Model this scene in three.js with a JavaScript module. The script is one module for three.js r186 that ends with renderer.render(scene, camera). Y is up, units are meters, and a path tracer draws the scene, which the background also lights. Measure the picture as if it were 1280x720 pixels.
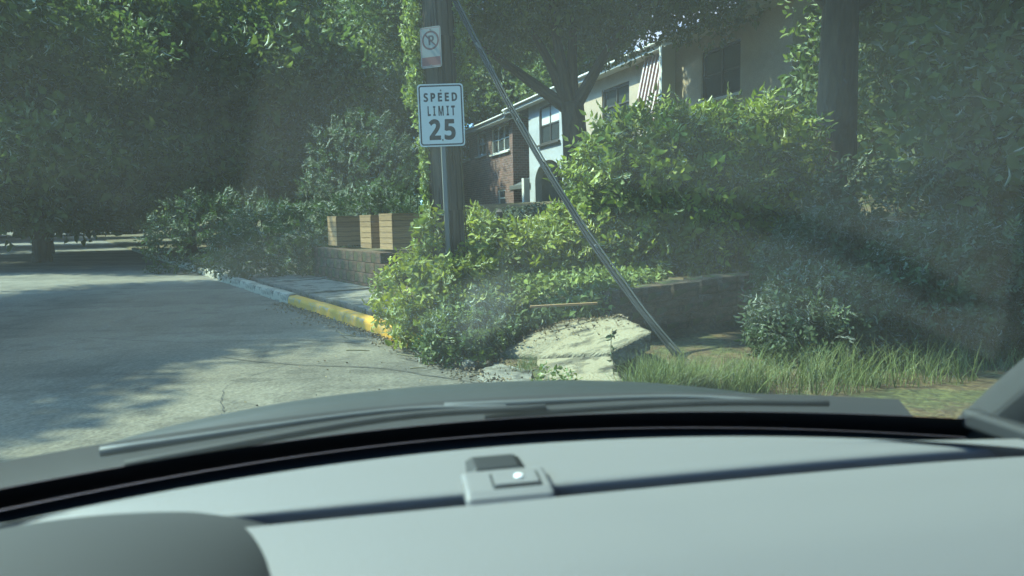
import * as THREE from 'three';
import { Sky } from 'three/addons/objects/Sky.js';
import { RoundedBoxGeometry } from 'three/addons/geometries/RoundedBoxGeometry.js';
import { mergeGeometries } from 'three/addons/utils/BufferGeometryUtils.js';

// ---------------------------------------------------------------- camera, sky, sun, exposure
const scene = new THREE.Scene();
const camera = new THREE.PerspectiveCamera(45, 16 / 9, 0.05, 900);
camera.position.set(0, 1.22, 0);
camera.rotation.set(-0.1032, 0, -0.021, 'YXZ');
camera.focus = 8; camera.userData.fStop = 4.0;
const SUN = new THREE.Vector3(-0.61, 0.77, -0.16).normalize();      // ahead of the car, to the left, high
const sky = new Sky(); sky.scale.setScalar(800); sky.name = 'sky'; sky.userData.kind = 'structure';
Object.assign(sky.material.uniforms.turbidity, { value: 9 });
sky.material.uniforms.rayleigh.value = 0.9; sky.material.uniforms.mieCoefficient.value = 0.006;
sky.material.uniforms.sunPosition.value.copy(SUN);
scene.add(sky); scene.environmentIntensity = 0.2;
const sun = new THREE.DirectionalLight(new THREE.Color(1, 0.92, 0.75), 4.9);
sun.position.copy(SUN).multiplyScalar(60); sun.castShadow = true; sun.name = 'sun'; sun.shadow.radius = 1.5;
Object.assign(sun.shadow.camera, { left: -40, right: 40, top: 40, bottom: -40, near: 1, far: 140 });
sun.shadow.mapSize.set(4096, 4096); scene.add(sun); scene.add(sun.target);
const renderer = new THREE.WebGLRenderer({ antialias: true });
renderer.toneMapping = THREE.LinearToneMapping; renderer.toneMappingExposure = 2.55; renderer.shadowMap.enabled = true;

// ---------------------------------------------------------------- helpers
let seed = 12345;
const rnd = () => { seed = (seed + 0x6D2B79F5) | 0; let t = Math.imul(seed ^ (seed >>> 15), 1 | seed); t = (t + Math.imul(t ^ (t >>> 7), 61 | t)) ^ t; return ((t ^ (t >>> 14)) >>> 0) / 4294967296; };
const rr = (a, b) => a + (b - a) * rnd();
const V = (x, y, f) => new THREE.Vector3(x, y, -f);                 // f = metres ahead of the origin
const lerp = (a, b, t) => a + (b - a) * t, clamp = (x, a = 0, b = 1) => Math.min(b, Math.max(a, x));
const ss = (a, b, x) => { const t = clamp((x - a) / (b - a)); return t * t * (3 - 2 * t); };
const h2 = (x, y) => { let n = Math.imul(x | 0, 374761393) + Math.imul(y | 0, 668265263); n = Math.imul(n ^ (n >>> 13), 1274126177); return ((n ^ (n >>> 16)) >>> 0) / 4294967296; };
function vn(x, y, p = 0) { let xi = Math.floor(x), yi = Math.floor(y); const fx = x - xi, fy = y - yi, u = fx * fx * (3 - 2 * fx), v = fy * fy * (3 - 2 * fy); const w = (a) => p ? ((a % p) + p) % p : a;
  return lerp(lerp(h2(w(xi), w(yi)), h2(w(xi + 1), w(yi)), u), lerp(h2(w(xi), w(yi + 1)), h2(w(xi + 1), w(yi + 1)), u), v); }
const fbm = (x, y, o = 4, p = 0) => { let s = 0, a = 0.5, n = 0; for (let i = 0; i < o; i++) { s += a * vn(x, y, p); n += a; x *= 2; y *= 2; p *= 2; a *= 0.5; } return s / n; };
function tex(n, fn, srgb = true, rep = 1) {                          // fn(u, v) -> [r, g, b] 0..1, tileable when it uses vn with a period
  const d = new Uint8Array(n * n * 4);
  for (let j = 0; j < n; j++) for (let i = 0; i < n; i++) { const c = fn(i / n, j / n), k = 4 * (j * n + i); for (let q = 0; q < 3; q++) d[k + q] = 255 * clamp(c.length ? c[q] : c); d[k + 3] = 255; }
  const t = new THREE.DataTexture(d, n, n); t.magFilter = THREE.LinearFilter; t.minFilter = THREE.LinearMipmapLinearFilter; t.generateMipmaps = true;
  t.wrapS = t.wrapT = THREE.RepeatWrapping; t.repeat.set(rep, rep); if (srgb) t.colorSpace = THREE.SRGBColorSpace; t.needsUpdate = true; return t;
}
const lin = (r, g, b) => new THREE.Color().setRGB(r, g, b);
const std = (r, g, b, rough = 0.85, o = {}) => new THREE.MeshStandardMaterial({ color: lin(r, g, b), roughness: rough, side: THREE.DoubleSide, ...o });
const used = {};
const numbered = (n) => { used[n] = (used[n] ?? -1) + 1; return used[n] ? `${n}_${String(used[n]).padStart(3, '0')}` : n; };
function mesh(name, geo, mat, parent) { const m = new THREE.Mesh(geo, mat); m.name = parent ? name : numbered(name); m.castShadow = m.receiveShadow = true; (parent ?? scene).add(m); return m; }
function thing(name, label, category, pos = V(0, 0, 0), turn = 0, group) { const g = new THREE.Group(); g.name = numbered(name); g.position.copy(pos); g.rotation.y = turn; g.userData = { label, category }; if (group) g.userData.group = group; scene.add(g); return g; }
function tag(o, label, category, group) { Object.assign(o.userData, { label, category }); if (group) o.userData.group = group; return o; }
const structure = (o) => { o.userData.kind = 'structure'; return o; };
const stuff = (o) => { o.userData.kind = 'stuff'; return o; };
const box = (w, h, d, x = 0, y = 0, z = 0) => new THREE.BoxGeometry(w, h, d).translate(x, y, z);
const rbox = (w, h, d, r, x = 0, y = 0, z = 0) => new RoundedBoxGeometry(w, h, d, 2, r).translate(x, y, z);
function grid(nu, nv, fn, uvScale) {                                 // fn(u, v) -> Vector3 ; uv from uvScale(p,u,v) or u,v
  const p = [], t = [], idx = [];
  for (let j = 0; j <= nv; j++) for (let i = 0; i <= nu; i++) { const q = fn(i / nu, j / nv); p.push(q.x, q.y, q.z); const w = uvScale ? uvScale(q, i / nu, j / nv) : [i / nu, j / nv]; t.push(w[0], w[1]); }
  for (let j = 0; j < nv; j++) for (let i = 0; i < nu; i++) { const a = j * (nu + 1) + i, b = a + 1, c = a + nu + 1, d = c + 1; idx.push(a, b, d, a, d, c); }
  const g = new THREE.BufferGeometry(); g.setAttribute('position', new THREE.Float32BufferAttribute(p, 3)); g.setAttribute('uv', new THREE.Float32BufferAttribute(t, 2)); g.setIndex(idx); g.computeVertexNormals(); return g;
}
function tube(pts, radii, sides = 8, uvLen = 1, cap = true) {                      // tapered tube through points
  const c = new THREE.CatmullRomCurve3(pts), n = Math.max(6, pts.length * 5), fr = c.computeFrenetFrames(n), P = [], T = [], I = [], L = c.getLength();
  for (let i = 0; i <= n; i++) { const s = i / n, q = c.getPointAt(s), k = s * (radii.length - 1), a = Math.floor(k), r = lerp(radii[a], radii[Math.min(a + 1, radii.length - 1)], k - a);
    for (let j = 0; j <= sides; j++) { const an = j / sides * Math.PI * 2; const v = q.clone().addScaledVector(fr.normals[i], r * Math.cos(an)).addScaledVector(fr.binormals[i], r * Math.sin(an)); P.push(v.x, v.y, v.z); T.push(j / sides, s * L * uvLen); } }
  for (let i = 0; i < n; i++) for (let j = 0; j < sides; j++) { const a = i * (sides + 1) + j, b = a + 1, d = a + sides + 1, e = d + 1; I.push(a, d, b, b, d, e); }
  if (cap) for (const [i, f] of [[0, 1], [n, 0]]) { const q = c.getPointAt(i / n), k = P.length / 3; P.push(q.x, q.y, q.z); T.push(0.5, 0); for (let j = 0; j < sides; j++) { const a = i * (sides + 1) + j; f ? I.push(k, a, a + 1) : I.push(k, a + 1, a); } }
  const g = new THREE.BufferGeometry(); g.setAttribute('position', new THREE.Float32BufferAttribute(P, 3)); g.setAttribute('uv', new THREE.Float32BufferAttribute(T, 2)); g.setIndex(I); g.computeVertexNormals(); return g;
}
function boxUV(g, s = 1) {                                           // uv in metres from the dominant axis of each face
  g = g.index ? g.toNonIndexed() : g; const p = g.attributes.position, n = g.attributes.normal, uv = [];
  for (let i = 0; i < p.count; i++) { const ax = Math.abs(n.getX(i)), ay = Math.abs(n.getY(i)), az = Math.abs(n.getZ(i)); const [a, b] = ax >= ay && ax >= az ? [p.getZ(i), p.getY(i)] : ay >= az ? [p.getX(i), p.getZ(i)] : [p.getX(i), p.getY(i)]; uv.push(a * s, b * s); }
  g.setAttribute('uv', new THREE.Float32BufferAttribute(uv, 2)); return g;
}

// ---------------------------------------------------------------- materials
const T = {};
T.asphalt = tex(512, (u, v) => { const n = fbm(u * 5, v * 5, 6, 5), f = vn(u * 256, v * 256, 256), g = vn(u * 128 + 9, v * 128, 128), st_ = ss(0.58, 0.7, fbm(u * 9 + 4, v * 9, 4, 9)), w = 0.71 + 0.3 * (n - 0.5) + 0.2 * (f - 0.5) + 0.12 * (g - 0.5) - 0.1 * st_; return [w, w * 0.985, w * 0.93]; });
T.grain = tex(256, (u, v) => { const f = 0.6 * vn(u * 128, v * 128, 128) + 0.4 * vn(u * 64, v * 64, 64); return [f, f, f]; }, false);
T.concrete = tex(512, (u, v) => { const n = fbm(u * 6, v * 6, 6, 6), m = fbm(u * 16 + 3, v * 16, 4, 16), f = vn(u * 256, v * 256, 256); const stain = ss(0.5, 0.7, n) * 0.26 + ss(0.55, 0.72, m) * 0.2; const w = 0.84 - stain + 0.10 * (f - 0.5); return [w, w * 0.985, w * 0.92]; });
T.soil = tex(512, (u, v) => { const n = fbm(u * 10, v * 10, 5, 10), f = fbm(u * 64, v * 64, 2, 64); const g = ss(0.42, 0.62, n); return [lerp(0.34, 0.29, g) + 0.2 * (f - 0.5), lerp(0.28, 0.29, g) + 0.2 * (f - 0.5), lerp(0.2, 0.18, g) + 0.12 * (f - 0.5)]; });
T.wood = tex(256, (u, v) => { const n = fbm(u * 4, v * 48, 4, 0), k = vn(u * 3, v * 90); const w = 0.62 + 0.22 * (n - 0.5) + 0.1 * (k - 0.5); return [w, w * 0.84, w * 0.63]; });
T.pole = tex(512, (u, v) => { const n = fbm(u * 40, v * 3, 4), c = ss(0.64, 0.7, vn(u * 60, v * 2.2)); const w = 0.42 + 0.25 * (n - 0.5) - 0.16 * c; return [w, w * 0.93, w * 0.84]; });
T.poleB = tex(512, (u, v) => { const n = fbm(u * 40, v * 3, 4), c = ss(0.64, 0.7, vn(u * 60, v * 2.2)); return n * 0.5 + 0.5 - 0.5 * c; }, false);
T.bark = tex(512, (u, v) => { const n = fbm(u * 16, v * 4 + 0.6 * vn(u * 8, v * 8), 5, 0), w = 0.33 + 0.3 * (n - 0.5); return [w, w * 0.9, w * 0.78]; });
T.barkB = tex(512, (u, v) => fbm(u * 16, v * 4 + 0.6 * vn(u * 8, v * 8), 5, 0), false);
T.brick = tex(512, (u, v) => { const r = Math.floor(v * 16), o = (r % 2) * 0.5, cx = (u * 8 + o) % 8, cy = (v * 16) % 1, mort = (cx % 1) < 0.05 || cy < 0.11; const k = h2(Math.floor(cx) + 50, r), f = vn(u * 200, v * 200); if (mort) return [0.60, 0.56, 0.52]; const w = 0.82 + 0.36 * (k - 0.5) + 0.14 * (f - 0.5); return [0.52 * w, 0.36 * w, 0.32 * w]; });
T.brickB = tex(512, (u, v) => { const r = Math.floor(v * 16), o = (r % 2) * 0.5, cx = (u * 8 + o) % 8, cy = (v * 16) % 1; return (cx % 1) < 0.05 || cy < 0.11 ? 0 : 0.9 + 0.1 * h2(r, Math.floor(cx)); }, false);
T.stucco = tex(512, (u, v) => { const n = fbm(u * 5, v * 5, 5, 5), f = fbm(u * 96, v * 96, 2, 96), w = 0.86 + 0.12 * (n - 0.5) + 0.1 * (f - 0.5); return [w, w, w]; });
T.paint = tex(512, (u, v) => { const n = fbm(u * 7, v * 7, 5, 7), f = vn(u * 180, v * 180, 180), chip = ss(0.59, 0.66, n * 0.7 + f * 0.3); const y = [0.80, 0.60, 0.16], c = [0.55, 0.53, 0.47]; return [0, 1, 2].map((i) => lerp(y[i], c[i], chip) * (0.88 + 0.2 * f)); });
T.shingle = tex(256, (u, v) => { const r = Math.floor(v * 12), k = h2(Math.floor(u * 16 + (r % 2) * 0.5), r), f = vn(u * 120, v * 120); const w = 0.42 + 0.2 * (k - 0.5) + 0.15 * (f - 0.5) - ((v * 12) % 1 < 0.12 ? 0.12 : 0); return [w, w * 0.97, w * 0.92]; });
T.stone = tex(512, (u, v) => { const n = fbm(u * 8, v * 8, 5, 8), f = fbm(u * 64, v * 64, 2, 64), w = 0.36 + 0.3 * (n - 0.5) + 0.16 * (f - 0.5), moss = ss(0.55, 0.68, fbm(u * 5 + 9, v * 5, 4, 0)); return [lerp(w, w * 0.75, moss), lerp(w * 0.88, w * 0.92, moss), lerp(w * 0.76, w * 0.5, moss)]; });
T.leather = tex(256, (u, v) => 0.5 * vn(u * 48, v * 48, 48) + 0.5 * vn(u * 96 + 5, v * 96, 96), false);
T.film = tex(512, (u, v) => { const n = fbm(u * 5, v * 5, 5, 5), m = fbm(u * 11 + 2, v * 3, 4, 0), f = vn(u * 200, v * 200, 200); let w = 0.36 + 0.06 * ss(0.35, 0.7, n) + 0.03 * ss(0.5, 0.7, m) + 0.04 * (f - 0.5); const du = (u - 0.137) / 0.05, dv = (v - 0.726) / 0.15, e = du * du + dv * dv + 1.6 * (fbm(u * 30, v * 14, 4) - 0.5); w += 0.24 * ss(1.25, -0.1, e) * (0.6 + 0.8 * fbm(u * 40 + 7, v * 24, 3)); return w; }, false);
const M = {};
const withTex = (t, rough, bump, bs, col = lin(1, 1, 1), o = {}) => new THREE.MeshStandardMaterial({ map: t, roughness: rough, bumpMap: bump, bumpScale: bs, color: col, side: THREE.DoubleSide, ...o });
M.asphalt = withTex(T.asphalt, 0.95, T.grain, 0.006, lin(0.22, 0.215, 0.19));
M.concrete = withTex(T.concrete, 0.95, T.grain, 0.010, lin(0.30, 0.275, 0.21));
M.walk = withTex(T.concrete, 0.95, T.grain, 0.005, lin(0.22, 0.22, 0.21));
M.soil = withTex(T.soil, 1, T.grain, 0.02, lin(0.8, 0.85, 0.75));
M.woodA = withTex(T.wood, 0.8, T.grain, 0.002, lin(0.72, 0.66, 0.54));
M.woodB = withTex(T.wood, 0.8, T.grain, 0.002, lin(0.6, 0.54, 0.43));
M.woodC = withTex(T.wood, 0.8, T.grain, 0.002, lin(0.8, 0.74, 0.62));
M.woods = [M.woodA, M.woodB, M.woodC];
M.pole = withTex(T.pole, 0.95, T.poleB, 0.012, lin(0.55, 0.52, 0.47));
M.bark = withTex(T.bark, 0.95, T.barkB, 0.04, lin(0.6, 0.56, 0.5));
M.brick = withTex(T.brick, 0.92, T.brickB, 0.008, lin(0.72, 0.72, 0.74));
M.stuccoGrey = withTex(T.stucco, 0.95, T.grain, 0.004, lin(0.44, 0.47, 0.49));
M.stuccoTan = withTex(T.stucco, 0.95, T.grain, 0.004, lin(0.50, 0.41, 0.31));
M.yellow = withTex(T.paint, 0.85, T.grain, 0.004);
M.kerb = withTex(T.concrete, 0.95, T.grain, 0.005, lin(0.5, 0.49, 0.45));
M.shingle = withTex(T.shingle, 0.95, null, 0, lin(0.6, 0.62, 0.6));
M.stone = withTex(T.stone, 0.98, T.grain, 0.02, lin(0.75, 0.7, 0.62));
M.block = withTex(T.stone, 0.98, T.grain, 0.012, lin(0.62, 0.44, 0.34));
M.white = std(0.5, 0.51, 0.48, 0.7);
M.darkFrame = std(0.035, 0.035, 0.035, 0.6);
M.glass = new THREE.MeshPhysicalMaterial({ color: lin(0.03, 0.04, 0.045), roughness: 0.08, side: THREE.DoubleSide });
M.curtain = std(0.5, 0.52, 0.5, 0.9);
M.redSeam = std(0.26, 0.10, 0.10, 0.6); M.paleSeam = std(0.45, 0.38, 0.38, 0.6);
M.steel = new THREE.MeshStandardMaterial({ color: lin(0.17, 0.18, 0.17), roughness: 0.6, metalness: 0.3, side: THREE.DoubleSide });
M.cable = std(0.03, 0.035, 0.034, 0.7); M.cableLight = std(0.10, 0.11, 0.10, 0.7);
M.darkWood = std(0.06, 0.05, 0.04, 0.9);
const leafMat = (o = {}) => new THREE.MeshPhysicalMaterial({ color: lin(1, 1, 1), roughness: 1.0, transmission: 0.40, thickness: 0, side: THREE.DoubleSide, vertexColors: false, ...o });
M.leaf = leafMat(); M.leafGloss = leafMat({ roughness: 1.0, transmission: 0.25 });
M.litter = std(1, 1, 1, 1);
M.stem = std(0.10, 0.09, 0.045, 0.9);

// ---------------------------------------------------------------- street frame: t runs along the kerb away from the camera, d is metres to the right of the kerb line
const st = (t, d, y = 0) => V(-0.66 - 0.542 * t + 0.84 * d, y, 6.03 + 0.84 * t + 0.542 * d);
const tOf = (x, f) => (x + 0.66) * -0.542 + (f - 6.03) * 0.84, dOf = (x, f) => (x + 0.66) * 0.84 + (f - 6.03) * 0.542;
const ROT = Math.atan2(0.542, 0.84);                                  // local x = away from the street, local z = along the kerb towards the camera
function heightTD(t, d) {
  if (d < -8.2) return 0.12 + 0.5 * ss(-9, -20, d) + 0.05 * (fbm(t * 0.7, d * 0.7, 3) - 0.5);
  if (d < 0.1) return -0.06;
  let h = 0.06 + 1.75 * ss(4, 15, d);
  const mound = 0.36 * ss(-0.55, -0.42, t) * ss(0.75, 1.7, d) * (1 - ss(2.6, 5.5, t));
  h = Math.max(h, 0.06 + mound + 0.8 * 1.75 * ss(4, 15, d) * ss(1.5, 3, d));
  if (t < -0.45 && d > 0.3) h = Math.max(0.02, h - 0.05 * ss(0.3, 1, d)) * (1 - 0.0);
  return h + 0.05 * (fbm(t * 1.3 + 40, d * 1.3 + 7, 4) - 0.5) * ss(0.1, 0.5, d);
}
const ground = (x, f) => heightTD(tOf(x, f), dOf(x, f));

// ---------------------------------------------------------------- ground, road, kerb, sidewalk
{
  const axis = (lo, hi, near, step) => { const a = []; let x = near; let s = step; while (x < hi) { a.push(x); x += s; if (x > near + 12) s *= 1.25; } a.push(hi); x = near - step; s = step; while (x > lo) { a.push(x); x -= s; if (x < near - 12) s *= 1.25; } a.push(lo); return a.sort((p, q) => p - q); };
  const ts = axis(-300, 400, 3, 0.3), ds = axis(-300, 300, 3, 0.25);
  structure(mesh('ground', grid(ts.length - 1, ds.length - 1, (u, v) => { const t = ts[Math.round(u * (ts.length - 1))], d = ds[Math.round(v * (ds.length - 1))]; return st(t, d, heightTD(t, d)); }, (p) => [p.x / 2.3, p.z / 2.3]), M.soil));
  const road = structure(mesh('road', grid(140, 24, (u, v) => { const t = lerp(-60, 220, u * u * 0.6 + u * 0.4), d = lerp(-8.1, 0.02, v); return st(t, d, 0.03 * Math.sin(v * Math.PI) + 0.012 * (fbm(t * 0.8, d * 0.8, 3) - 0.5)); }, (p) => [p.x / 2.6, p.z / 2.6]), M.asphalt));
  for (const [label, pts] of [['near', [[-2.6, 6.1], [-1.9, 5.75], [-1.2, 5.6], [-0.6, 5.25], [0.2, 4.6]]], ['far', [[-4.5, 7.3], [-3.2, 6.9], [-2.3, 7.0], [-1.5, 6.75]]], ['cross', [[-1.9, 5.75], [-2.1, 5.0], [-1.8, 4.2]]]]) { const c = new THREE.CatmullRomCurve3(pts.map(([x, f]) => V(x, 0, f))), n = 70; const g = grid(n, 1, (u, v) => { const q = c.getPoint(u), w = 0.005 + 0.006 * fbm(u * 30, 3, 2); q.x += 0.05 * (fbm(u * 14, pts[0][0], 3) - 0.5); q.z += 0.06 * (fbm(u * 14, 9 + pts[0][1], 3) - 0.5) + (v - 0.5) * 2 * w; const t = tOf(q.x, -q.z), d = dOf(q.x, -q.z); q.y = 0.03 * Math.sin(clamp((d + 8.1) / 8.12) * Math.PI) + 0.012 * (fbm(t * 0.8, d * 0.8, 3) - 0.5) + 0.006; return q; }); structure(mesh('tar_line', g, std(0.03, 0.03, 0.03, 0.9))); }
  // kerb stones, painted yellow near the driveway
  const stone = (len, mat, yellow) => { const sh = new THREE.Shape(); sh.moveTo(0, -0.12); sh.lineTo(0.17, -0.12); sh.lineTo(0.17, 0.10); sh.quadraticCurveTo(0.165, 0.135, 0.13, 0.138); sh.lineTo(0.05, 0.135); sh.quadraticCurveTo(0.012, 0.13, 0.008, 0.09); sh.lineTo(0, -0.12); return boxUV(new THREE.ExtrudeGeometry(sh, { depth: len, bevelEnabled: true, bevelThickness: 0.008, bevelSize: 0.006, bevelSegments: 1, curveSegments: 5 }), 1); };
  const kerb = structure(new THREE.Group()); kerb.name = 'kerb'; scene.add(kerb); kerb.position.copy(st(0, 0, 0)); kerb.rotation.y = 0;
  const gA = stone(1.18, M.yellow);
  for (let k = 1; k < 27; k++) { const m = mesh('kerb_stone', gA, k < 5 ? M.yellow : M.kerb, kerb); m.position.copy(st(k * 1.2 + 0.02, 0, rr(-0.012, 0.006))).sub(kerb.position); m.rotation.y = ROT + rr(-0.006, 0.006); }
  // far side kerb
  const kerb2 = structure(new THREE.Group()); kerb2.name = 'kerb_opposite'; scene.add(kerb2); kerb2.position.copy(st(0, -8.1, 0));
  for (let k = 0; k < 40; k++) { const m = mesh('kerb_stone', gA, M.kerb, kerb2); m.position.copy(st(k * 1.2 - 2, -8.1, 0)).sub(kerb2.position); m.rotation.y = ROT + Math.PI; }
  // sidewalk panels beyond the pole
  const walk = structure(new THREE.Group()); walk.name = 'sidewalk'; scene.add(walk); walk.position.copy(st(1.6, 0.9, 0));
  for (let k = 0; k < 14; k++) { const g = boxUV(rbox(1.02, 0.1, 1.16, 0.012), 1); const m = mesh('concrete_panel', g, M.walk, walk); m.position.copy(st(2.1 + k * 1.18, 0.88, 0.075 + rr(-0.01, 0.012))).sub(walk.position); m.rotation.set(rr(-0.008, 0.008), ROT, rr(-0.008, 0.008), 'YXZ'); }
}

// ---------------------------------------------------------------- heaved concrete slabs
function slab(name, pts, th, mat, seedOff) {
  const P = pts.map(([x, y, f]) => V(x, y, f)), per = [], N = 26;
  for (let i = 0; i < P.length; i++) for (let k = 0; k < N; k++) { const q = P[i].clone().lerp(P[(i + 1) % P.length], k / N); const j = 0.022 * (fbm(q.x * 7 + seedOff, q.z * 7, 4) - 0.5); q.x += j * 1.2; q.z += j; per.push(q); }
  const c = per.reduce((a, q) => a.add(q), new THREE.Vector3()).multiplyScalar(1 / per.length), R = 16, pos = [], uv = [], idx = [], L = per.length;
  const put = (q) => { pos.push(q.x, q.y, q.z); uv.push(q.x / 1.1 + 0.3 * seedOff, q.z / 1.1 - q.y); };
  for (let r = 0; r <= R; r++) for (const q of per) { const w = c.clone().lerp(q, r / R); w.y += 0.011 * (fbm(w.x * 6, w.z * 6, 5) - 0.5) - (r === R ? 0.008 : 0); put(w); }
  for (const q of per) put(q.clone().setY(q.y - 0.03)); for (const q of per) { const w = q.clone(); w.y -= th; w.x += 0.02 * (h2(w.x * 99, w.z * 99) - 0.5); put(w); }
  for (let r = 0; r < R + 2; r++) for (let i = 0; i < L; i++) { const a = r * L + i, b = r * L + (i + 1) % L, d = a + L, e = b + L; idx.push(a, d, b, b, d, e); }
  const g = new THREE.BufferGeometry(); g.setAttribute('position', new THREE.Float32BufferAttribute(pos, 3)); g.setAttribute('uv', new THREE.Float32BufferAttribute(uv, 2)); g.setIndex(idx); g.computeVertexNormals();
  return mesh(name, g, mat);
}
tag(slab('heaved_slab', [[-0.24, 0.085, 5.72], [0.06, 0.155, 6.2], [0.47, 0.25, 6.36], [0.80, 0.31, 6.12], [0.95, 0.345, 5.88], [1.02, 0.36, 5.05], [0.72, 0.215, 5.07], [0.2, 0.09, 5.56]], 0.14, M.concrete, 1), 'cracked pale concrete slab tilted up against the low stone wall', 'concrete slab');
tag(slab('concrete_slab', [[0.19, 0.075, 5.53], [0.715, 0.185, 5.04], [0.72, 0.13, 4.35], [0.30, 0.03, 4.45], [0.18, 0.03, 4.95]], 0.11, M.concrete, 4), 'smaller pale concrete slab lying below the tilted slab', 'concrete slab');
tag(slab('concrete_apron', [[-0.16, 0.035, 5.72], [0.14, 0.06, 5.5], [0.14, 0.03, 4.9], [0.34, 0.02, 4.3], [0.0, 0.005, 4.5], [-0.3, 0.012, 5.25]], 0.06, M.walk, 7), 'grey weathered concrete apron strewn with leaf litter', 'concrete slab');

// ---------------------------------------------------------------- foliage tools
function leafGeo(len, wid, fold = 0.25, curl = 0.2) {                  // one leaf, base at the origin, along +y, 4 triangles
  const g = new THREE.BufferGeometry(); const f = fold * wid;
  const p = [0, 0, 0, -wid / 2, len * 0.4, f, 0, len * 0.45, 0, wid / 2, len * 0.4, f, -wid * 0.3, len * 0.75, f * 0.6 - curl * len * 0.3, wid * 0.3, len * 0.75, f * 0.6 - curl * len * 0.3, 0, len, -curl * len];
  g.setAttribute('position', new THREE.Float32BufferAttribute(p, 3)); g.setIndex([0, 2, 1, 0, 3, 2, 1, 2, 4, 2, 3, 5, 2, 6, 4, 2, 5, 6]); return g;
}
const place = (g, pos, dir, roll, s = 1) => { const q = new THREE.Quaternion().setFromUnitVectors(new THREE.Vector3(0, 1, 0), dir.clone().normalize()).multiply(new THREE.Quaternion().setFromAxisAngle(new THREE.Vector3(0, 1, 0), roll)); return g.clone().applyMatrix4(new THREE.Matrix4().compose(pos, q, new THREE.Vector3(s, s, s))); };
const finish = (list) => { const g = mergeGeometries(list.map((q) => { const k = q.clone(); k.deleteAttribute('uv'); k.deleteAttribute('normal'); return k; })); g.computeVertexNormals(); return g; };
const twig = (len, r) => { const g = new THREE.CylinderGeometry(r * 0.4, r, len, 3, 1, true); g.translate(0, len / 2, 0); g.deleteAttribute('uv'); g.deleteAttribute('normal'); return g; };
const rvec = () => { const z = rr(-1, 1), a = rr(0, 6.2832), s = Math.sqrt(1 - z * z); return new THREE.Vector3(s * Math.cos(a), z, s * Math.sin(a)); };
function pinnate(n = 6) {                                             // drooping compound leaf spray, one unit long
  const L = [], leaf = leafGeo(0.34, 0.13);
  for (let i = 0; i < n; i++) { const s = 0.18 + 0.78 * i / n, y = s, z = 0.35 * s * s; for (const k of [-1, 1]) L.push(place(leaf, new THREE.Vector3(0, y, z), new THREE.Vector3(k * 0.95, 0.42, 0.35 + rr(-0.2, 0.3)), rr(-0.5, 0.5) + k * 0.3, rr(0.75, 1.1) * (1 - 0.3 * Math.abs(s - 0.5)))); }
  L.push(place(leaf, new THREE.Vector3(0, 0.95, 0.33), new THREE.Vector3(0, 0.7, 0.7), 0, 1)); L.push(twig(0.7, 0.012)); return finish(L);
}
function broad(n = 8, size = 0.4) { const L = [], leaf = leafGeo(size, size * 0.62); for (let i = 0; i < n; i++) { const s = 0.15 + 0.8 * i / n, a = i * 2.4; L.push(place(leaf, new THREE.Vector3(0, s, 0.2 * s * s), new THREE.Vector3(Math.cos(a), rr(0.1, 0.7), Math.sin(a)), rr(-0.6, 0.6), rr(0.7, 1.1))); } L.push(twig(0.95, 0.014)); return finish(L); }
function cloud(n, size) { const L = [], leaf = leafGeo(size, size * 0.55); for (let i = 0; i < n; i++) { const v = rvec().multiplyScalar(Math.cbrt(rr(0.05, 1))); L.push(place(leaf, v, rvec().add(v).add(new THREE.Vector3(0, -0.2, 0)), rr(0, 6.28), rr(0.6, 1.15))); } return finish(L); }
const G = { pinnateA: pinnate(6), pinnateB: pinnate(5), broadA: broad(8, 0.4), broadB: broad(6, 0.5), ivy: broad(5, 0.6), cloudA: cloud(46, 0.34), cloudB: cloud(40, 0.40), cloudBig: cloud(34, 0.48) };
const blade = (() => { const g = new THREE.BufferGeometry(); const p = [], idx = []; for (let i = 0; i <= 4; i++) { const s = i / 4, w = 0.012 * (1 - s * 0.92), z = 0.45 * s * s; p.push(-w, s * (1 - 0.18 * s), z, w, s * (1 - 0.18 * s), z); if (i < 4) idx.push(2 * i, 2 * i + 1, 2 * i + 3, 2 * i, 2 * i + 3, 2 * i + 2); } g.setAttribute('position', new THREE.Float32BufferAttribute(p, 3)); g.setIndex(idx); g.computeVertexNormals(); return g; })();
const UPV = new THREE.Vector3(0, 1, 0);
function scatter(name, geo, mat, items, parent) {                    // items {p, dir, s, c}
  const m = new THREE.InstancedMesh(geo, mat, items.length), mm = new THREE.Matrix4(), q = new THREE.Quaternion(), q2 = new THREE.Quaternion(), sc = new THREE.Vector3(); m.name = parent ? name : numbered(name);
  items.forEach((it, i) => { q.setFromUnitVectors(UPV, it.dir.clone().normalize()); q2.setFromAxisAngle(UPV, it.roll ?? rr(0, 6.28)); q.multiply(q2); const s = it.s; sc.set(s, s * (it.sy ?? 1), s); mm.compose(it.p, q, sc); m.setMatrixAt(i, mm); m.setColorAt(i, it.c); });
  m.castShadow = m.receiveShadow = true; stuff(m); (parent ?? scene).add(m); return m;
}
const tint = (a, b, k = rnd(), j = 0.25) => { const w = 1 + rr(-j, j); return lin(lerp(a[0], b[0], k) * w, lerp(a[1], b[1], k) * w, lerp(a[2], b[2], k) * w * rr(0.8, 1.2)); };
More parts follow.
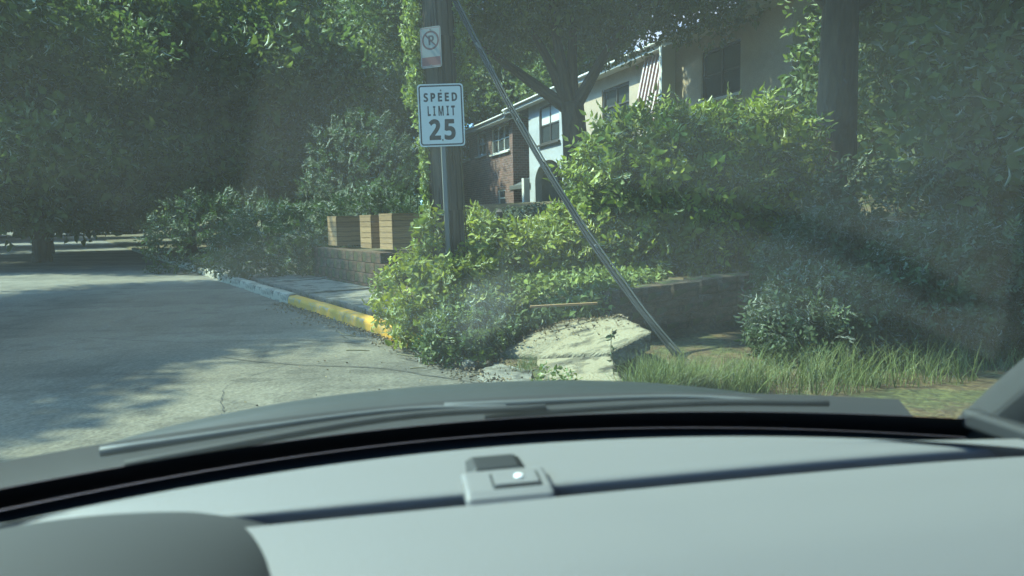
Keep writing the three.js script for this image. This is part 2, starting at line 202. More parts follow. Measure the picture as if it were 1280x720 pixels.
function blobPoints(blobs, n, depth = 0.28, minY = -1e9) {            // points near the surface of a union of ellipsoids [x,y,f,rx,ry,rz]
  const out = [], w = blobs.map((b) => b[3] * b[4] + b[4] * b[5] + b[3] * b[5]), tot = w.reduce((a, b) => a + b, 0); let guard = 0;
  while (out.length < n && guard++ < n * 30) {
    let k = rnd() * tot, i = 0; while ((k -= w[i]) > 0) i++; const b = blobs[i], v = rvec(), lump = 0.82 + 0.36 * fbm(v.x * 2.2 + i * 7.3, v.y * 2.2 + v.z * 2.9, 3), r = lump * (1 - depth * rnd() * rnd());
    const p = new THREE.Vector3(b[0] + v.x * b[3] * r, b[1] + v.y * b[4] * r, -b[2] + v.z * b[5] * r); if (p.y < minY) continue;
    let inside = false; for (let q = 0; q < blobs.length && !inside; q++) if (q !== i) { const c = blobs[q], e = ((p.x - c[0]) / c[3]) ** 2 + ((p.y - c[1]) / c[4]) ** 2 + ((p.z + c[2]) / c[5]) ** 2; inside = e < 0.5; }
    if (!inside) out.push({ p, n: v });
  }
  return out;
}
function shrub(name, label, category, base, blobs, n, geos, mat, ca, cb, s0, s1, o = {}) {   // blobs in world metres
  const t = thing(name, label, category, base, 0, o.group); const pts = blobPoints(blobs, n, o.depth ?? 0.45, o.minY ?? ground(base.x, -base.z));
  const off = base, lists = geos.map(() => []);
  for (const { p, n: v } of pts) { const dir = v.clone().multiplyScalar(o.out ?? 0.8).add(new THREE.Vector3(0, o.up ?? 0.15, 0)).add(rvec().multiplyScalar(o.jit ?? 0.6)); lists[Math.floor(rnd() * geos.length)].push({ p: p.clone().sub(off), dir, s: rr(s0, s1), c: tint(ca, cb, undefined, o.var ?? 0.25) }); }
  geos.forEach((g, i) => { if (lists[i].length) scatter('foliage', g, mat, lists[i], t); });
  const stems = []; for (let k = 0; k < (o.stems ?? 5); k++) { const b = blobs[Math.floor(rnd() * blobs.length)]; const e = new THREE.Vector3(b[0] + rr(-0.4, 0.4) * b[3], b[1] + rr(0, 0.5) * b[4], -b[2] + rr(-0.4, 0.4) * b[5]).sub(off), a = new THREE.Vector3(e.x * 0.4 + rr(-0.1, 0.1), -0.05, e.z * 0.4 + rr(-0.1, 0.1)); stems.push(tube([a, a.clone().lerp(e, 0.5).add(rvec().multiplyScalar(0.06)), e], [o.stemR ?? 0.012, 0.006], 5)); }
  for (const g of stems) mesh('stem', g, M.stem, t); return t;
}
function clumps(x, y, f, rx, ry, n, k0 = 0.26, k1 = 0.42) {            // leaf masses on a crown's shell, lower ones hanging
  const out = []; for (let i = 0; i < n; i++) { const v = rvec(); v.y = v.y * 0.85 + 0.12; const r = rr(0.45, 0.8), k = rr(k0, k1); out.push([x + v.x * rx * r, y + v.y * ry * r, f + v.z * rx * r, rx * k, ry * k * 0.75, rx * k]); } return out;
}
function tree(name, label, base, H, r, blobs, n, leaf, ca, cb, s0, s1, o = {}) {
  const t = thing(name, label, 'tree', base, 0, o.group); const b0 = base;
  const lean = o.lean ?? new THREE.Vector3(rr(-0.3, 0.3), 0, rr(-0.3, 0.3));
  const fork = new THREE.Vector3(lean.x, H, lean.z);
  if (!o.noTrunk) mesh('trunk', tube([new THREE.Vector3(0, -0.3, 0), new THREE.Vector3(lean.x * 0.2, H * 0.35, lean.z * 0.2), new THREE.Vector3(lean.x * 0.55, H * 0.7, lean.z * 0.55), fork], [r * 1.35, r, r * 0.9, r * 0.8], 14, 0.5), M.bark, t);
  const ends = (o.limbs ?? blobs.map((b) => [b[0], b[1], b[2]])).map((e) => V(...e).sub(b0));
  ends.forEach((e, i) => { const mid = fork.clone().lerp(e, 0.5).add(new THREE.Vector3(rr(-0.3, 0.3), rr(-0.2, 0.5), rr(-0.3, 0.3))); mesh('limb', tube([fork.clone().setY(H - 0.25), mid, e], [r * (i ? 0.5 : 0.62), r * 0.3, r * 0.1], 9, 0.5), M.bark, t); });
  const items = blobPoints(blobs, n, o.depth ?? 0.75).map(({ p, n: v }) => ({ p: p.sub(b0), dir: v.clone().add(rvec().multiplyScalar(0.7)), s: rr(s0, s1), c: tint(ca, cb) }));
  scatter('crown', leaf, M.leaf, items, t); return t;
}

// ---------------------------------------------------------------- utility pole with its signs and guy wires
const POLE = V(-0.595, 0.02, 7.0), LEAN = new THREE.Vector3(-0.022, 1, 0).normalize();
{
  const p = thing('utility_pole', 'weathered wooden utility pole carrying the speed limit sign', 'utility pole', POLE);
  const top = LEAN.clone().multiplyScalar(8.5);
  mesh('shaft', tube([new THREE.Vector3(0, -0.4, 0), top.clone().multiplyScalar(0.3), top.clone().multiplyScalar(0.65), top], [0.165, 0.158, 0.148, 0.13, 0.115], 22, 0.6), M.pole, p);
  const strap = (y) => { const g = new THREE.CylinderGeometry(0.162, 0.162, 0.03, 22, 1, true); g.translate(LEAN.x * y, y, 0); return g; };
  mesh('steel_band', strap(3.70), M.steel, p); 
  const arm = box(2.2, 0.1, 0.1, LEAN.x * 7.9, 7.9, 0.15); mesh('crossarm', arm, M.darkWood, p);
  for (const x of [-0.95, -0.35, 0.35, 0.95]) { const g = new THREE.LatheGeometry([[0, 0], [0.045, 0], [0.06, 0.03], [0.035, 0.05], [0.055, 0.08], [0.03, 0.12], [0, 0.13]].map((a) => new THREE.Vector2(...a)), 12); g.translate(LEAN.x * 7.9 + x, 7.95, 0.15); mesh('insulator', g, M.steel, p); }
}
function uChannel(h) { const w = 0.033, s = new THREE.Shape(); s.moveTo(-w, 0.02); s.lineTo(-w + 0.006, 0.024); s.lineTo(-w * 0.62, 0.003); s.lineTo(w * 0.62, 0.003); s.lineTo(w - 0.006, 0.024); s.lineTo(w, 0.02); s.lineTo(w * 0.72, -0.003); s.lineTo(-w * 0.72, -0.003); s.closePath(); return new THREE.ExtrudeGeometry(s, { depth: h, bevelEnabled: false }).rotateX(-Math.PI / 2); }
function plate(w, h, r, th) { const s = new THREE.Shape(), x = w / 2, y = h / 2; s.moveTo(-x + r, -y); s.lineTo(x - r, -y); s.quadraticCurveTo(x, -y, x, -y + r); s.lineTo(x, y - r); s.quadraticCurveTo(x, y, x - r, y); s.lineTo(-x + r, y); s.quadraticCurveTo(-x, y, -x, y - r); s.lineTo(-x, -y + r); s.quadraticCurveTo(-x, -y, -x + r, -y); return [new THREE.ExtrudeGeometry(s, { depth: th, bevelEnabled: true, bevelThickness: 0.0008, bevelSize: 0.0008, bevelSegments: 1, curveSegments: 8 }), new THREE.ShapeGeometry(s, 8)]; }
function faceUV(g, w, h) { const p = g.attributes.position, uv = []; for (let i = 0; i < p.count; i++) uv.push(p.getX(i) / w + 0.5, p.getY(i) / h + 0.5); g.setAttribute('uv', new THREE.Float32BufferAttribute(uv, 2)); return g; }
function canvasTex(w, h, draw) { const c = document.createElement('canvas'); c.width = w; c.height = h; draw(c.getContext('2d'), w, h); const t = new THREE.CanvasTexture(c); t.colorSpace = THREE.SRGBColorSpace; t.magFilter = THREE.LinearFilter; return t; }
const fitText = (g, s, cx, base, h, wid, spread = 0) => { // letters of cap height h spread evenly over width wid
  g.font = `bold ${h / 0.715}px sans-serif`; g.textAlign = 'left'; const ws = [...s].map((c) => g.measureText(c).width), tot = ws.reduce((a, b) => a + b, 0), gap = spread * h, k = (wid - gap * (s.length - 1)) / tot; let x = cx - wid / 2;
  [...s].forEach((c, i) => { g.save(); g.translate(x, base); g.scale(k, 1); g.fillText(c, 0, 0); g.lineJoin = 'round'; g.strokeStyle = g.fillStyle; g.lineWidth = h * 0.05; g.strokeText(c, 0, 0); g.restore(); x += ws[i] * k + gap; }); };
{
  const S = thing('speed_limit_sign', 'white speed limit 25 sign on a thin steel post before the pole', 'road sign', V(-0.602, 0.0, 6.74), 0.03);
  S.rotation.z = 0.016;
  const w = 0.432, h = 0.582, y = 2.185, [pg, fg] = plate(w, h, 0.035, 0.003);
  mesh('plate', pg.translate(0, y, 0), M.steel, S);
  const t = canvasTex(768, 1024, (g, W, H) => {
    g.fillStyle = '#d8dbd4'; g.fillRect(0, 0, W, H);
    for (let i = 0; i < 900; i++) { g.fillStyle = `rgba(${90 + 40 * rnd()},${90 + 30 * rnd()},${70 + 20 * rnd()},${0.02 + 0.05 * rnd()})`; const x = rnd() * W, yy = rnd() * H; g.fillRect(x, yy, 2 + 5 * rnd(), 2 + 26 * rnd() * rnd()); }
    g.strokeStyle = '#15191a'; g.lineWidth = 24; const m = 32, r = 44; g.beginPath(); g.moveTo(m + r, m); g.lineTo(W - m - r, m); g.quadraticCurveTo(W - m, m, W - m, m + r); g.lineTo(W - m, H - m - r); g.quadraticCurveTo(W - m, H - m, W - m - r, H - m); g.lineTo(m + r, H - m); g.quadraticCurveTo(m, H - m, m, H - m - r); g.lineTo(m, m + r); g.quadraticCurveTo(m, m, m + r, m); g.stroke();
    g.fillStyle = '#15191a'; fitText(g, 'SPEED', W / 2, 284, 136, 575, 0.2); fitText(g, 'LIMIT', W / 2, 516, 154, 470, 0.24); fitText(g, '25', W / 2 + 8, 908, 322, 462, 0.14);
  });
  mesh('sign_face', faceUV(fg, w, h).translate(0, y, 0.0046), new THREE.MeshStandardMaterial({ map: t, roughness: 0.45, side: THREE.DoubleSide }), S);
  for (const yy of [y + 0.23, y - 0.23]) mesh('bolt', new THREE.CylinderGeometry(0.008, 0.009, 0.008, 6).rotateX(Math.PI / 2).translate(0.004, yy, 0.008), M.steel, S);
  mesh('post', uChannel(2.75).scale(0.8, 1, 1).translate(0.005, -0.3, -0.008), M.steel, S);
  mesh('post_sleeve', tube([new THREE.Vector3(0.0, -0.1, -0.03), new THREE.Vector3(0, 0.5, -0.03), new THREE.Vector3(0.0, 0.88, -0.03)], [0.04, 0.04, 0.04], 10), M.cableLight, S);
}
{
  const S = thing('no_parking_sign', 'small faded no parking sign nailed to the pole above the speed limit', 'road sign', V(-0.718, 2.82, 6.77), -0.35);
  S.rotation.z = 0.012; const w = 0.215, h = 0.375, [pg, fg] = plate(w, h, 0.022, 0.002);
  mesh('plate', pg, M.steel, S);
  const t = canvasTex(512, 896, (g, W, H) => {
    g.fillStyle = '#8b8d86'; g.fillRect(0, 0, W, H); g.strokeStyle = '#7e4a42'; g.lineWidth = 12; g.strokeRect(26, 26, W - 52, H - 52);
    g.fillStyle = '#2f2a2a'; g.font = 'bold 300px sans-serif'; g.textAlign = 'center'; g.fillText('P', W / 2 + 12, 400);
    g.strokeStyle = '#5d3734'; g.lineWidth = 42; g.beginPath(); g.arc(W / 2, 295, 190, 0, 7); g.stroke(); g.lineWidth = 34; g.beginPath(); g.moveTo(W / 2 - 135, 160); g.lineTo(W / 2 + 135, 430); g.stroke();
    g.fillStyle = '#7a4a44'; g.fillRect(34, 660, W - 68, 190);
    for (let i = 0; i < 700; i++) { g.fillStyle = `rgba(${100 + 40 * rnd()},${90 + 30 * rnd()},${80 + 20 * rnd()},${0.04 + 0.08 * rnd()})`; g.fillRect(rnd() * W, rnd() * H, 3 + 8 * rnd(), 3 + 34 * rnd() * rnd()); }
  });
  mesh('sign_face', faceUV(fg, w, h).translate(0, 0, 0.0038), new THREE.MeshStandardMaterial({ map: t, roughness: 0.6, side: THREE.DoubleSide }), S);
  for (const yy of [0.165, -0.165]) mesh('nail', new THREE.CylinderGeometry(0.006, 0.007, 0.006, 6).rotateX(Math.PI / 2).translate(0, yy, 0.007), M.steel, S);
}
{
  const a = V(1.36, 0.05, 5.66), b = POLE.clone().addScaledVector(LEAN, 3.70), dir = b.clone().sub(a), side = new THREE.Vector3(0.85, 0.5, 0).normalize();
  const along = (s, o) => a.clone().addScaledVector(dir, s).addScaledVector(side, o * (1 - 0.4 * s)).add(new THREE.Vector3(0, -4 * 0.27 * s * (1 - s), 0));
  const W = thing('guy_wire', 'slack bundle of guy cables running down from the pole to the ground', 'cable', a);
  const part = (name, s0, s1, o, r0, r1, mat) => mesh(name, tube(Array.from({ length: 10 }, (_, i) => { const q = lerp(s0, s1, i / 9); return along(q, o + 0.004 * Math.sin(i * 2.3 + o * 300)).sub(a); }), [r0, r1], 8), mat, W);
  part('guard', 0, 0.62, 0, 0.016, 0.015, M.cable); part('strand', 0.6, 1, 0, 0.010, 0.010, M.cable); part('strand', 0, 1, 0.03, 0.008, 0.008, M.cableLight); part('strand', 0, 1, -0.026, 0.010, 0.009, M.cable);
  for (const q of [0.3, 0.62, 0.8]) { const g = rbox(0.075, 0.02, 0.03, 0.004), m = mesh('clamp', g, M.steel, W); m.position.copy(along(q, 0.003)).sub(a); m.rotation.z = -0.95; }
  mesh('anchor_rod', tube([new THREE.Vector3(0.06, -0.2, 0.02), new THREE.Vector3(0, 0, 0), along(0.06, 0).sub(a)], [0.012, 0.012], 8), M.steel, W);
}
// vines climbing the pole
{
  const v = thing('climbing_vine', 'yellow green vine climbing both edges of the wooden pole', 'vine', POLE), A = [], B = [];
  for (let i = 0; i < 1250; i++) {
    const left = rnd() < 0.58, y = left ? rr(0.4, 4.2) : rr(2.3, 4.2), hang = left && y < 2.3 ? 0.75 : 1; if (rnd() > hang) continue;
    const an = left ? Math.PI + rr(-0.55, 0.5) : rr(-0.5, 0.45), r = 0.165 + rr(0, 0.09) * (0.1 + 1.7 * ss(0.3, 0.7, fbm(y * 2.6, left ? 2 : 9, 2))) + (rnd() < 0.15 ? rr(0, 0.07) : 0);
    const p = new THREE.Vector3(LEAN.x * y + r * Math.cos(an), y, r * Math.sin(an) * 1.0);
    A.push({ p, dir: new THREE.Vector3(Math.cos(an) * 0.8 + rr(-0.4, 0.4), rr(-0.9, 0.3), Math.sin(an) * 0.5 + rr(-0.3, 0.5)), s: rr(0.06, 0.11), c: tint([0.12, 0.18, 0.02], [0.26, 0.32, 0.05]) });
  }
  scatter('leaves', G.ivy, M.leaf, A, v);
  const line = (an, y0, y1) => { const p = []; for (let k = 0; k <= 12; k++) { const y = lerp(y0, y1, k / 12), a = an + 0.25 * Math.sin(k * 1.7); p.push(new THREE.Vector3(LEAN.x * y + 0.17 * Math.cos(a), y, 0.17 * Math.sin(a))); } return tube(p, [0.008, 0.004], 5); };
  for (const q of [line(Math.PI, 0, 4.2), line(Math.PI - 0.3, 0, 3.4), line(0.05, 0, 4.2)]) mesh('stem', q, M.stem, v);
}

// ---------------------------------------------------------------- low stone wall behind the slab, edging board, brown wall with wooden planters
{
  const W = thing('stone_wall', 'dark low stone wall behind the tilted slab, under the big bush', 'wall', st(-0.55, 1.45, 0), ROT), rows = 3, geos = [];
  for (let k = 0; k < 6; k++) { const g = new THREE.IcosahedronGeometry(0.5, 2), p = g.attributes.position; for (let i = 0; i < p.count; i++) { const q = new THREE.Vector3().fromBufferAttribute(p, i); const m = Math.max(Math.abs(q.x), Math.abs(q.y), Math.abs(q.z)); q.multiplyScalar(lerp(1, 0.5 / m, 0.72)); q.addScaledVector(q.clone().normalize(), 0.07 * (fbm(q.x * 4 + k * 9, q.y * 4 + q.z * 3, 3) - 0.5)); p.setXYZ(i, q.x, q.y, q.z); } g.computeVertexNormals(); geos.push(boxUV(g, 0.5)); }
  for (let r = 0; r < rows; r++) { let x = -0.05 + 0.1 * r; while (x < 5.2) { const w = rr(0.22, 0.42), m = mesh('stone', geos[Math.floor(rnd() * 6)], M.stone, W); m.scale.set(w * 0.99, 0.165, rr(0.26, 0.31)); m.position.set(x + w / 2, 0.11 + r * 0.158 + rr(-0.008, 0.008) + 0.022 * x, -0.12 + rr(-0.015, 0.015)); m.rotation.set(rr(-0.05, 0.05), rr(-0.06, 0.06), rr(-0.03, 0.03)); x += w; } }
}
{ const g = boxUV(rbox(0.60, 0.02, 0.03, 0.004), 2), m = mesh('edging_board', g, M.woodC); m.position.copy(V(0.455, 0.43, 6.08)); m.rotation.set(0, 0.09, 0.02); tag(m, 'thin pale wooden board lying across the ivy above the slab', 'board'); }
{
  const W = thing('retaining_wall', 'brown low retaining wall carrying the slatted wooden planters', 'wall', st(4.55, 1.4, 0), ROT);
  const cap = []; const long = 3.45, deep = 1.4;
  // stacked blocks on the street face and the near end
  const block = boxUV(rbox(0.385, 0.172, 0.2, 0.012), 1), half = boxUV(rbox(0.2, 0.172, 0.385, 0.012), 1);
  for (let r = 0; r < 4; r++) { for (let k = 0; k < 9; k++) { const m = mesh('block', half, M.block, W); m.position.set(0.1, 0.085 + r * 0.176, -0.2 - k * 0.39 - (r % 2) * 0.12); } for (let k = 0; k < 4; k++) { const m = mesh('block', block, M.block, W); m.position.set(0.4 + k * 0.39 + (r % 2) * 0.1, 0.085 + r * 0.176, -0.1); } }
  mesh('wall_fill', boxUV(box(deep + 0.3, 0.68, long - 0.2, 0.1 + (deep + 0.5) / 2, 0.33, -long / 2 - 0.13), 1), M.soil, W);
}
function planter(label, t, d, w, l, h, y) {
  const p = thing('planter', label, 'planter', st(t, d, y), ROT, 'slatted planters on the brown wall'); const n = 6, sh = h / n;
  for (let k = 0; k < n; k++) { const gF = boxUV(rbox(w, sh - 0.007, 0.022, 0.003), 2), gS = boxUV(rbox(0.022, sh - 0.007, l, 0.003), 2); let m = mesh('slat', gF, M.woods[Math.floor(rnd() * 3)], p); m.position.set(w / 2, sh * (k + 0.5), -0.011); m = mesh('slat', gS, M.woods[Math.floor(rnd() * 3)], p); m.position.set(-0.0125, sh * (k + 0.5), -l / 2 - 0.001); }
  mesh('liner', box(w - 0.03, h - 0.03, l - 0.05, w / 2 + 0.012, h / 2 - 0.01, -l / 2 - 0.012), M.soil, p);
  mesh('back_panel', boxUV(box(w, h, 0.02, w / 2, h / 2, -l - 0.012), 2), M.woodB, p);
  mesh('rim', boxUV(box(w + 0.04, 0.02, l + 0.03, w / 2, h + 0.0115, -l / 2), 2), M.woodA, p);
  return p;
}
planter('largest slatted wooden planter box, beside the utility pole', 4.83, 1.70, 0.85, 0.52, 0.555, 0.725);
planter('narrow slatted wooden planter box between two other planters', 5.62, 1.66, 0.42, 0.5, 0.54, 0.725);
planter('slatted wooden planter box at the far end of the brown wall', 7.35, 1.66, 0.5, 0.5, 0.54, 0.725);

// ---------------------------------------------------------------- plants near the kerb
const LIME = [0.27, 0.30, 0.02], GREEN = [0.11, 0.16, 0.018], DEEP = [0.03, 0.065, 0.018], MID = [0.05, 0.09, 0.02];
shrub('leafy_bush', 'lush leafy bush swallowing the foot of the utility pole', 'bush', V(-0.85, 0.05, 6.75), [[-0.92, 0.45, 6.7, 0.24, 0.36, 0.3], [-0.80, 0.85, 6.85, 0.12, 0.36, 0.18], [-1.08, 0.42, 6.9, 0.22, 0.24, 0.28], [-0.62, 0.36, 6.5, 0.28, 0.36, 0.28], [-0.80, 0.2, 6.42, 0.26, 0.2, 0.2], [-0.36, 0.45, 6.8, 0.24, 0.4, 0.3], [-0.35, 0.22, 6.35, 0.28, 0.24, 0.22]], 900, [G.pinnateA, G.broadA, G.broadB], M.leaf, GREEN, LIME, 0.13, 0.22, { out: 0.8, up: 0.25, stems: 9 });
shrub('creeping_bush', 'dense dark green weeds spilling over the kerb beside the apron', 'weeds', V(-0.3, 0.03, 5.9), [[-0.42, 0.14, 5.9, 0.3, 0.2, 0.28], [-0.45, 0.08, 5.78, 0.18, 0.1, 0.14], [-0.28, 0.22, 6.3, 0.22, 0.22, 0.2]], 620, [G.pinnateB, G.broadA], M.leaf, DEEP, GREEN, 0.10, 0.2, { up: 0.2, stems: 4 });
shrub('bright_bush', 'sunlit yellow green bush behind the pole to its right', 'bush', V(-0.25, 0.25, 8.6), [[-0.35, 0.58, 8.5, 0.42, 0.42, 0.4], [-0.52, 0.85, 8.7, 0.22, 0.26, 0.26], [0.1, 0.5, 8.6, 0.42, 0.36, 0.4]], 560, [G.broadA, G.pinnateB], M.leaf, GREEN, LIME, 0.2, 0.34, { up: 0.3 });
shrub('bright_bush', 'loose sunlit yellow green bush between the pole and the big bush', 'bush', V(0.6, 0.3, 9.3), [[0.45, 0.62, 9.2, 0.55, 0.4, 0.45], [0.75, 0.7, 9.5, 0.5, 0.42, 0.45], [1.15, 0.62, 9.2, 0.45, 0.42, 0.4], [0.0, 0.5, 9.0, 0.4, 0.32, 0.4]], 760, [G.broadA, G.broadB, G.pinnateB], M.leaf, GREEN, LIME, 0.2, 0.34, { up: 0.3 });
shrub('big_bush', 'tall rounded bush with drooping bright leaves above the stone wall', 'bush', V(2.2, 0.5, 9.9), [[1.55, 2.0, 9.75, 0.38, 0.34, 0.4], [2.0, 2.15, 9.7, 0.42, 0.34, 0.42], [2.5, 2.05, 9.6, 0.42, 0.36, 0.42], [1.25, 1.65, 9.6, 0.34, 0.32, 0.36], [1.7, 1.65, 9.35, 0.38, 0.34, 0.36], [2.2, 1.6, 9.3, 0.42, 0.36, 0.36], [1.3, 1.15, 9.5, 0.34, 0.34, 0.34], [1.75, 1.05, 9.25, 0.4, 0.36, 0.34], [2.3, 1.0, 9.2, 0.46, 0.42, 0.36], [2.85, 1.45, 9.35, 0.46, 0.42, 0.4], [2.1, 1.3, 10.0, 0.8, 0.85, 0.7], [3.05, 2.15, 9.8, 0.5, 0.4, 0.5], [3.4, 1.4, 9.7, 0.55, 0.5, 0.5], [2.9, 0.75, 9.3, 0.5, 0.42, 0.36], [3.6, 0.85, 9.5, 0.55, 0.5, 0.45], [1.6, 0.6, 9.2, 0.4, 0.32, 0.3], [3.7, 2.05, 10.1, 0.55, 0.45, 0.5]], 3300, [G.pinnateA, G.pinnateB, G.broadA], M.leaf, [0.09, 0.145, 0.018], [0.25, 0.31, 0.025], 0.24, 0.44, { out: 1.0, up: -0.25, jit: 0.45, depth: 0.3, var: 0.5, stems: 12, stemR: 0.03 });
shrub('trimmed_hedge', 'flat topped grey green hedge before the grey house', 'hedge', V(0.7, 0.55, 19), [[0.0, 0.9, 19, 0.55, 0.34, 0.5], [0.6, 0.98, 19, 0.6, 0.36, 0.5], [1.2, 0.98, 19, 0.55, 0.36, 0.5]], 700, [G.broadA], M.leaf, [0.06, 0.09, 0.04], [0.10, 0.14, 0.06], 0.2, 0.32, { up: 0.4 });
// ivy spilling over the mound above the slab
{
  const A = []; let g = 0;
  while (A.length < 1700 && g++ < 20000) { const t = rr(-0.5, 2.6), d = rr(0.55, 3.0), p = st(t, d, 0), x = p.x, f = -p.z; if (x < -0.25 || f < 6.3 + 0.2 * fbm(x * 4, 3, 2) || x > 0.86 + (f - 6.3) * 0.6) continue; const y = ground(x, f); A.push({ p: V(x, y + rr(-0.02, 0.09), f), dir: new THREE.Vector3(rr(-0.7, 0.7), rr(0.25, 1), rr(-0.2, 0.9)), s: rr(0.07, 0.14), c: tint([0.07, 0.12, 0.02], [0.18, 0.23, 0.04]) }); }
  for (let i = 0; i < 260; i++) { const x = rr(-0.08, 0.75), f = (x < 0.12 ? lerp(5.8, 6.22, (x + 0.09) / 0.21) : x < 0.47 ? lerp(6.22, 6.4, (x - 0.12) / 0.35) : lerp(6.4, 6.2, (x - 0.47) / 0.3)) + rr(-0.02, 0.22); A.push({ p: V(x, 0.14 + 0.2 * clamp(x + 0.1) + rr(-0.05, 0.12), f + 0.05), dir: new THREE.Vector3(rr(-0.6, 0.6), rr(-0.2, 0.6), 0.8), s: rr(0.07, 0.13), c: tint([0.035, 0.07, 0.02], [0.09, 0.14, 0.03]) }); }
  const o = scatter('ivy', G.ivy, M.leafGloss, A); tag(o, 'low ivy covering the mound between bush and slab', 'ivy');
}
// grasses
function grass(name, label, spots, n, h0, h1, ca, cb) { const A = []; for (let i = 0; i < n; i++) { const [x, f, rx, rf] = spots[Math.floor(rnd() * spots.length)], a = rnd() * 6.28, r = Math.sqrt(rnd()), px = x + rx * r * Math.cos(a), pf = f + rf * r * Math.sin(a); A.push({ p: V(px, ground(px, pf) - 0.01, pf), dir: new THREE.Vector3(rr(-0.45, 0.45), 1, rr(-0.45, 0.45)), s: rr(h0, h1), c: tint(ca, cb) }); } const o = scatter(name, blade, M.leaf, A); tag(o, label, 'grass'); return o; }
grass('tall_grass', 'tall uncut grass at the near corner of the slabs', [[1.08, 4.5, 0.22, 0.16], [0.92, 4.3, 0.18, 0.14], [1.08, 4.45, 0.2, 0.14], [1.4, 4.55, 0.3, 0.22], [2.0, 4.7, 0.5, 0.3], [2.7, 4.9, 0.6, 0.35], [0.78, 4.15, 0.15, 0.1]], 4200, 0.14, 0.36, [0.07, 0.11, 0.02], [0.17, 0.2, 0.05]);
grass('verge_grass', 'short grass tufts along the yellow kerb', [[-1.75, 8.35, 0.35, 0.25], [-1.35, 7.7, 0.25, 0.2], [-2.4, 9.2, 0.3, 0.3], [-3.2, 10.5, 0.35, 0.5]], 900, 0.06, 0.15, [0.06, 0.11, 0.02], [0.14, 0.2, 0.04]);
grass('apron_weeds', 'little weeds growing in the gap before the slabs', [[0.02, 5.2, 0.14, 0.1], [0.12, 5.35, 0.07, 0.08], [0.2, 4.75, 0.1, 0.08]], 240, 0.06, 0.16, [0.05, 0.1, 0.02], [0.1, 0.15, 0.03]);
grass('lawn', 'long grass on the slope below the houses', [[2.5, 14, 4, 3], [-1, 15, 3, 4], [4, 9, 2, 2], [5, 6.5, 2, 1.5], [3.8, 5.8, 1.2, 0.9]], 14000, 0.1, 0.28, [0.05, 0.09, 0.02], [0.11, 0.15, 0.035]);
shrub('low_weed', 'small round leaved weed in front of the lower slab', 'weed', V(0.28, 0.03, 4.72), [[0.28, 0.08, 4.72, 0.1, 0.09, 0.08], [0.42, 0.07, 4.62, 0.06, 0.06, 0.06]], 26, [G.ivy], M.leaf, GREEN, [0.1, 0.17, 0.03], 0.05, 0.09, { stems: 2, stemR: 0.004 });
{
  const w = thing('weed_stalk', 'thin dark weed stalk with drooping leaves before the slab edge', 'weed', V(0.665, 0.08, 4.62)), leaf = leafGeo(0.075, 0.04, 0.2, 0.5); leaf.computeVertexNormals();
  mesh('stem', tube([new THREE.Vector3(0, -0.05, 0), new THREE.Vector3(0.012, 0.12, 0), new THREE.Vector3(-0.008, 0.24, 0.01), new THREE.Vector3(0.004, 0.37, 0)], [0.005, 0.0035, 0.002], 5), M.stem, w);
  const dk = std(0.035, 0.06, 0.02, 0.7);
  for (let k = 0; k < 12; k++) { const y = k < 7 ? rr(0.31, 0.38) : rr(0.08, 0.26), m = mesh('leaf', leaf, dk, w); m.position.set(0, y, 0); m.quaternion.setFromUnitVectors(UPV, new THREE.Vector3(Math.cos(k * 2.4), rr(-0.8, 0.3), Math.sin(k * 2.4)).normalize()); m.scale.setScalar(rr(0.45, 0.8)); }
}
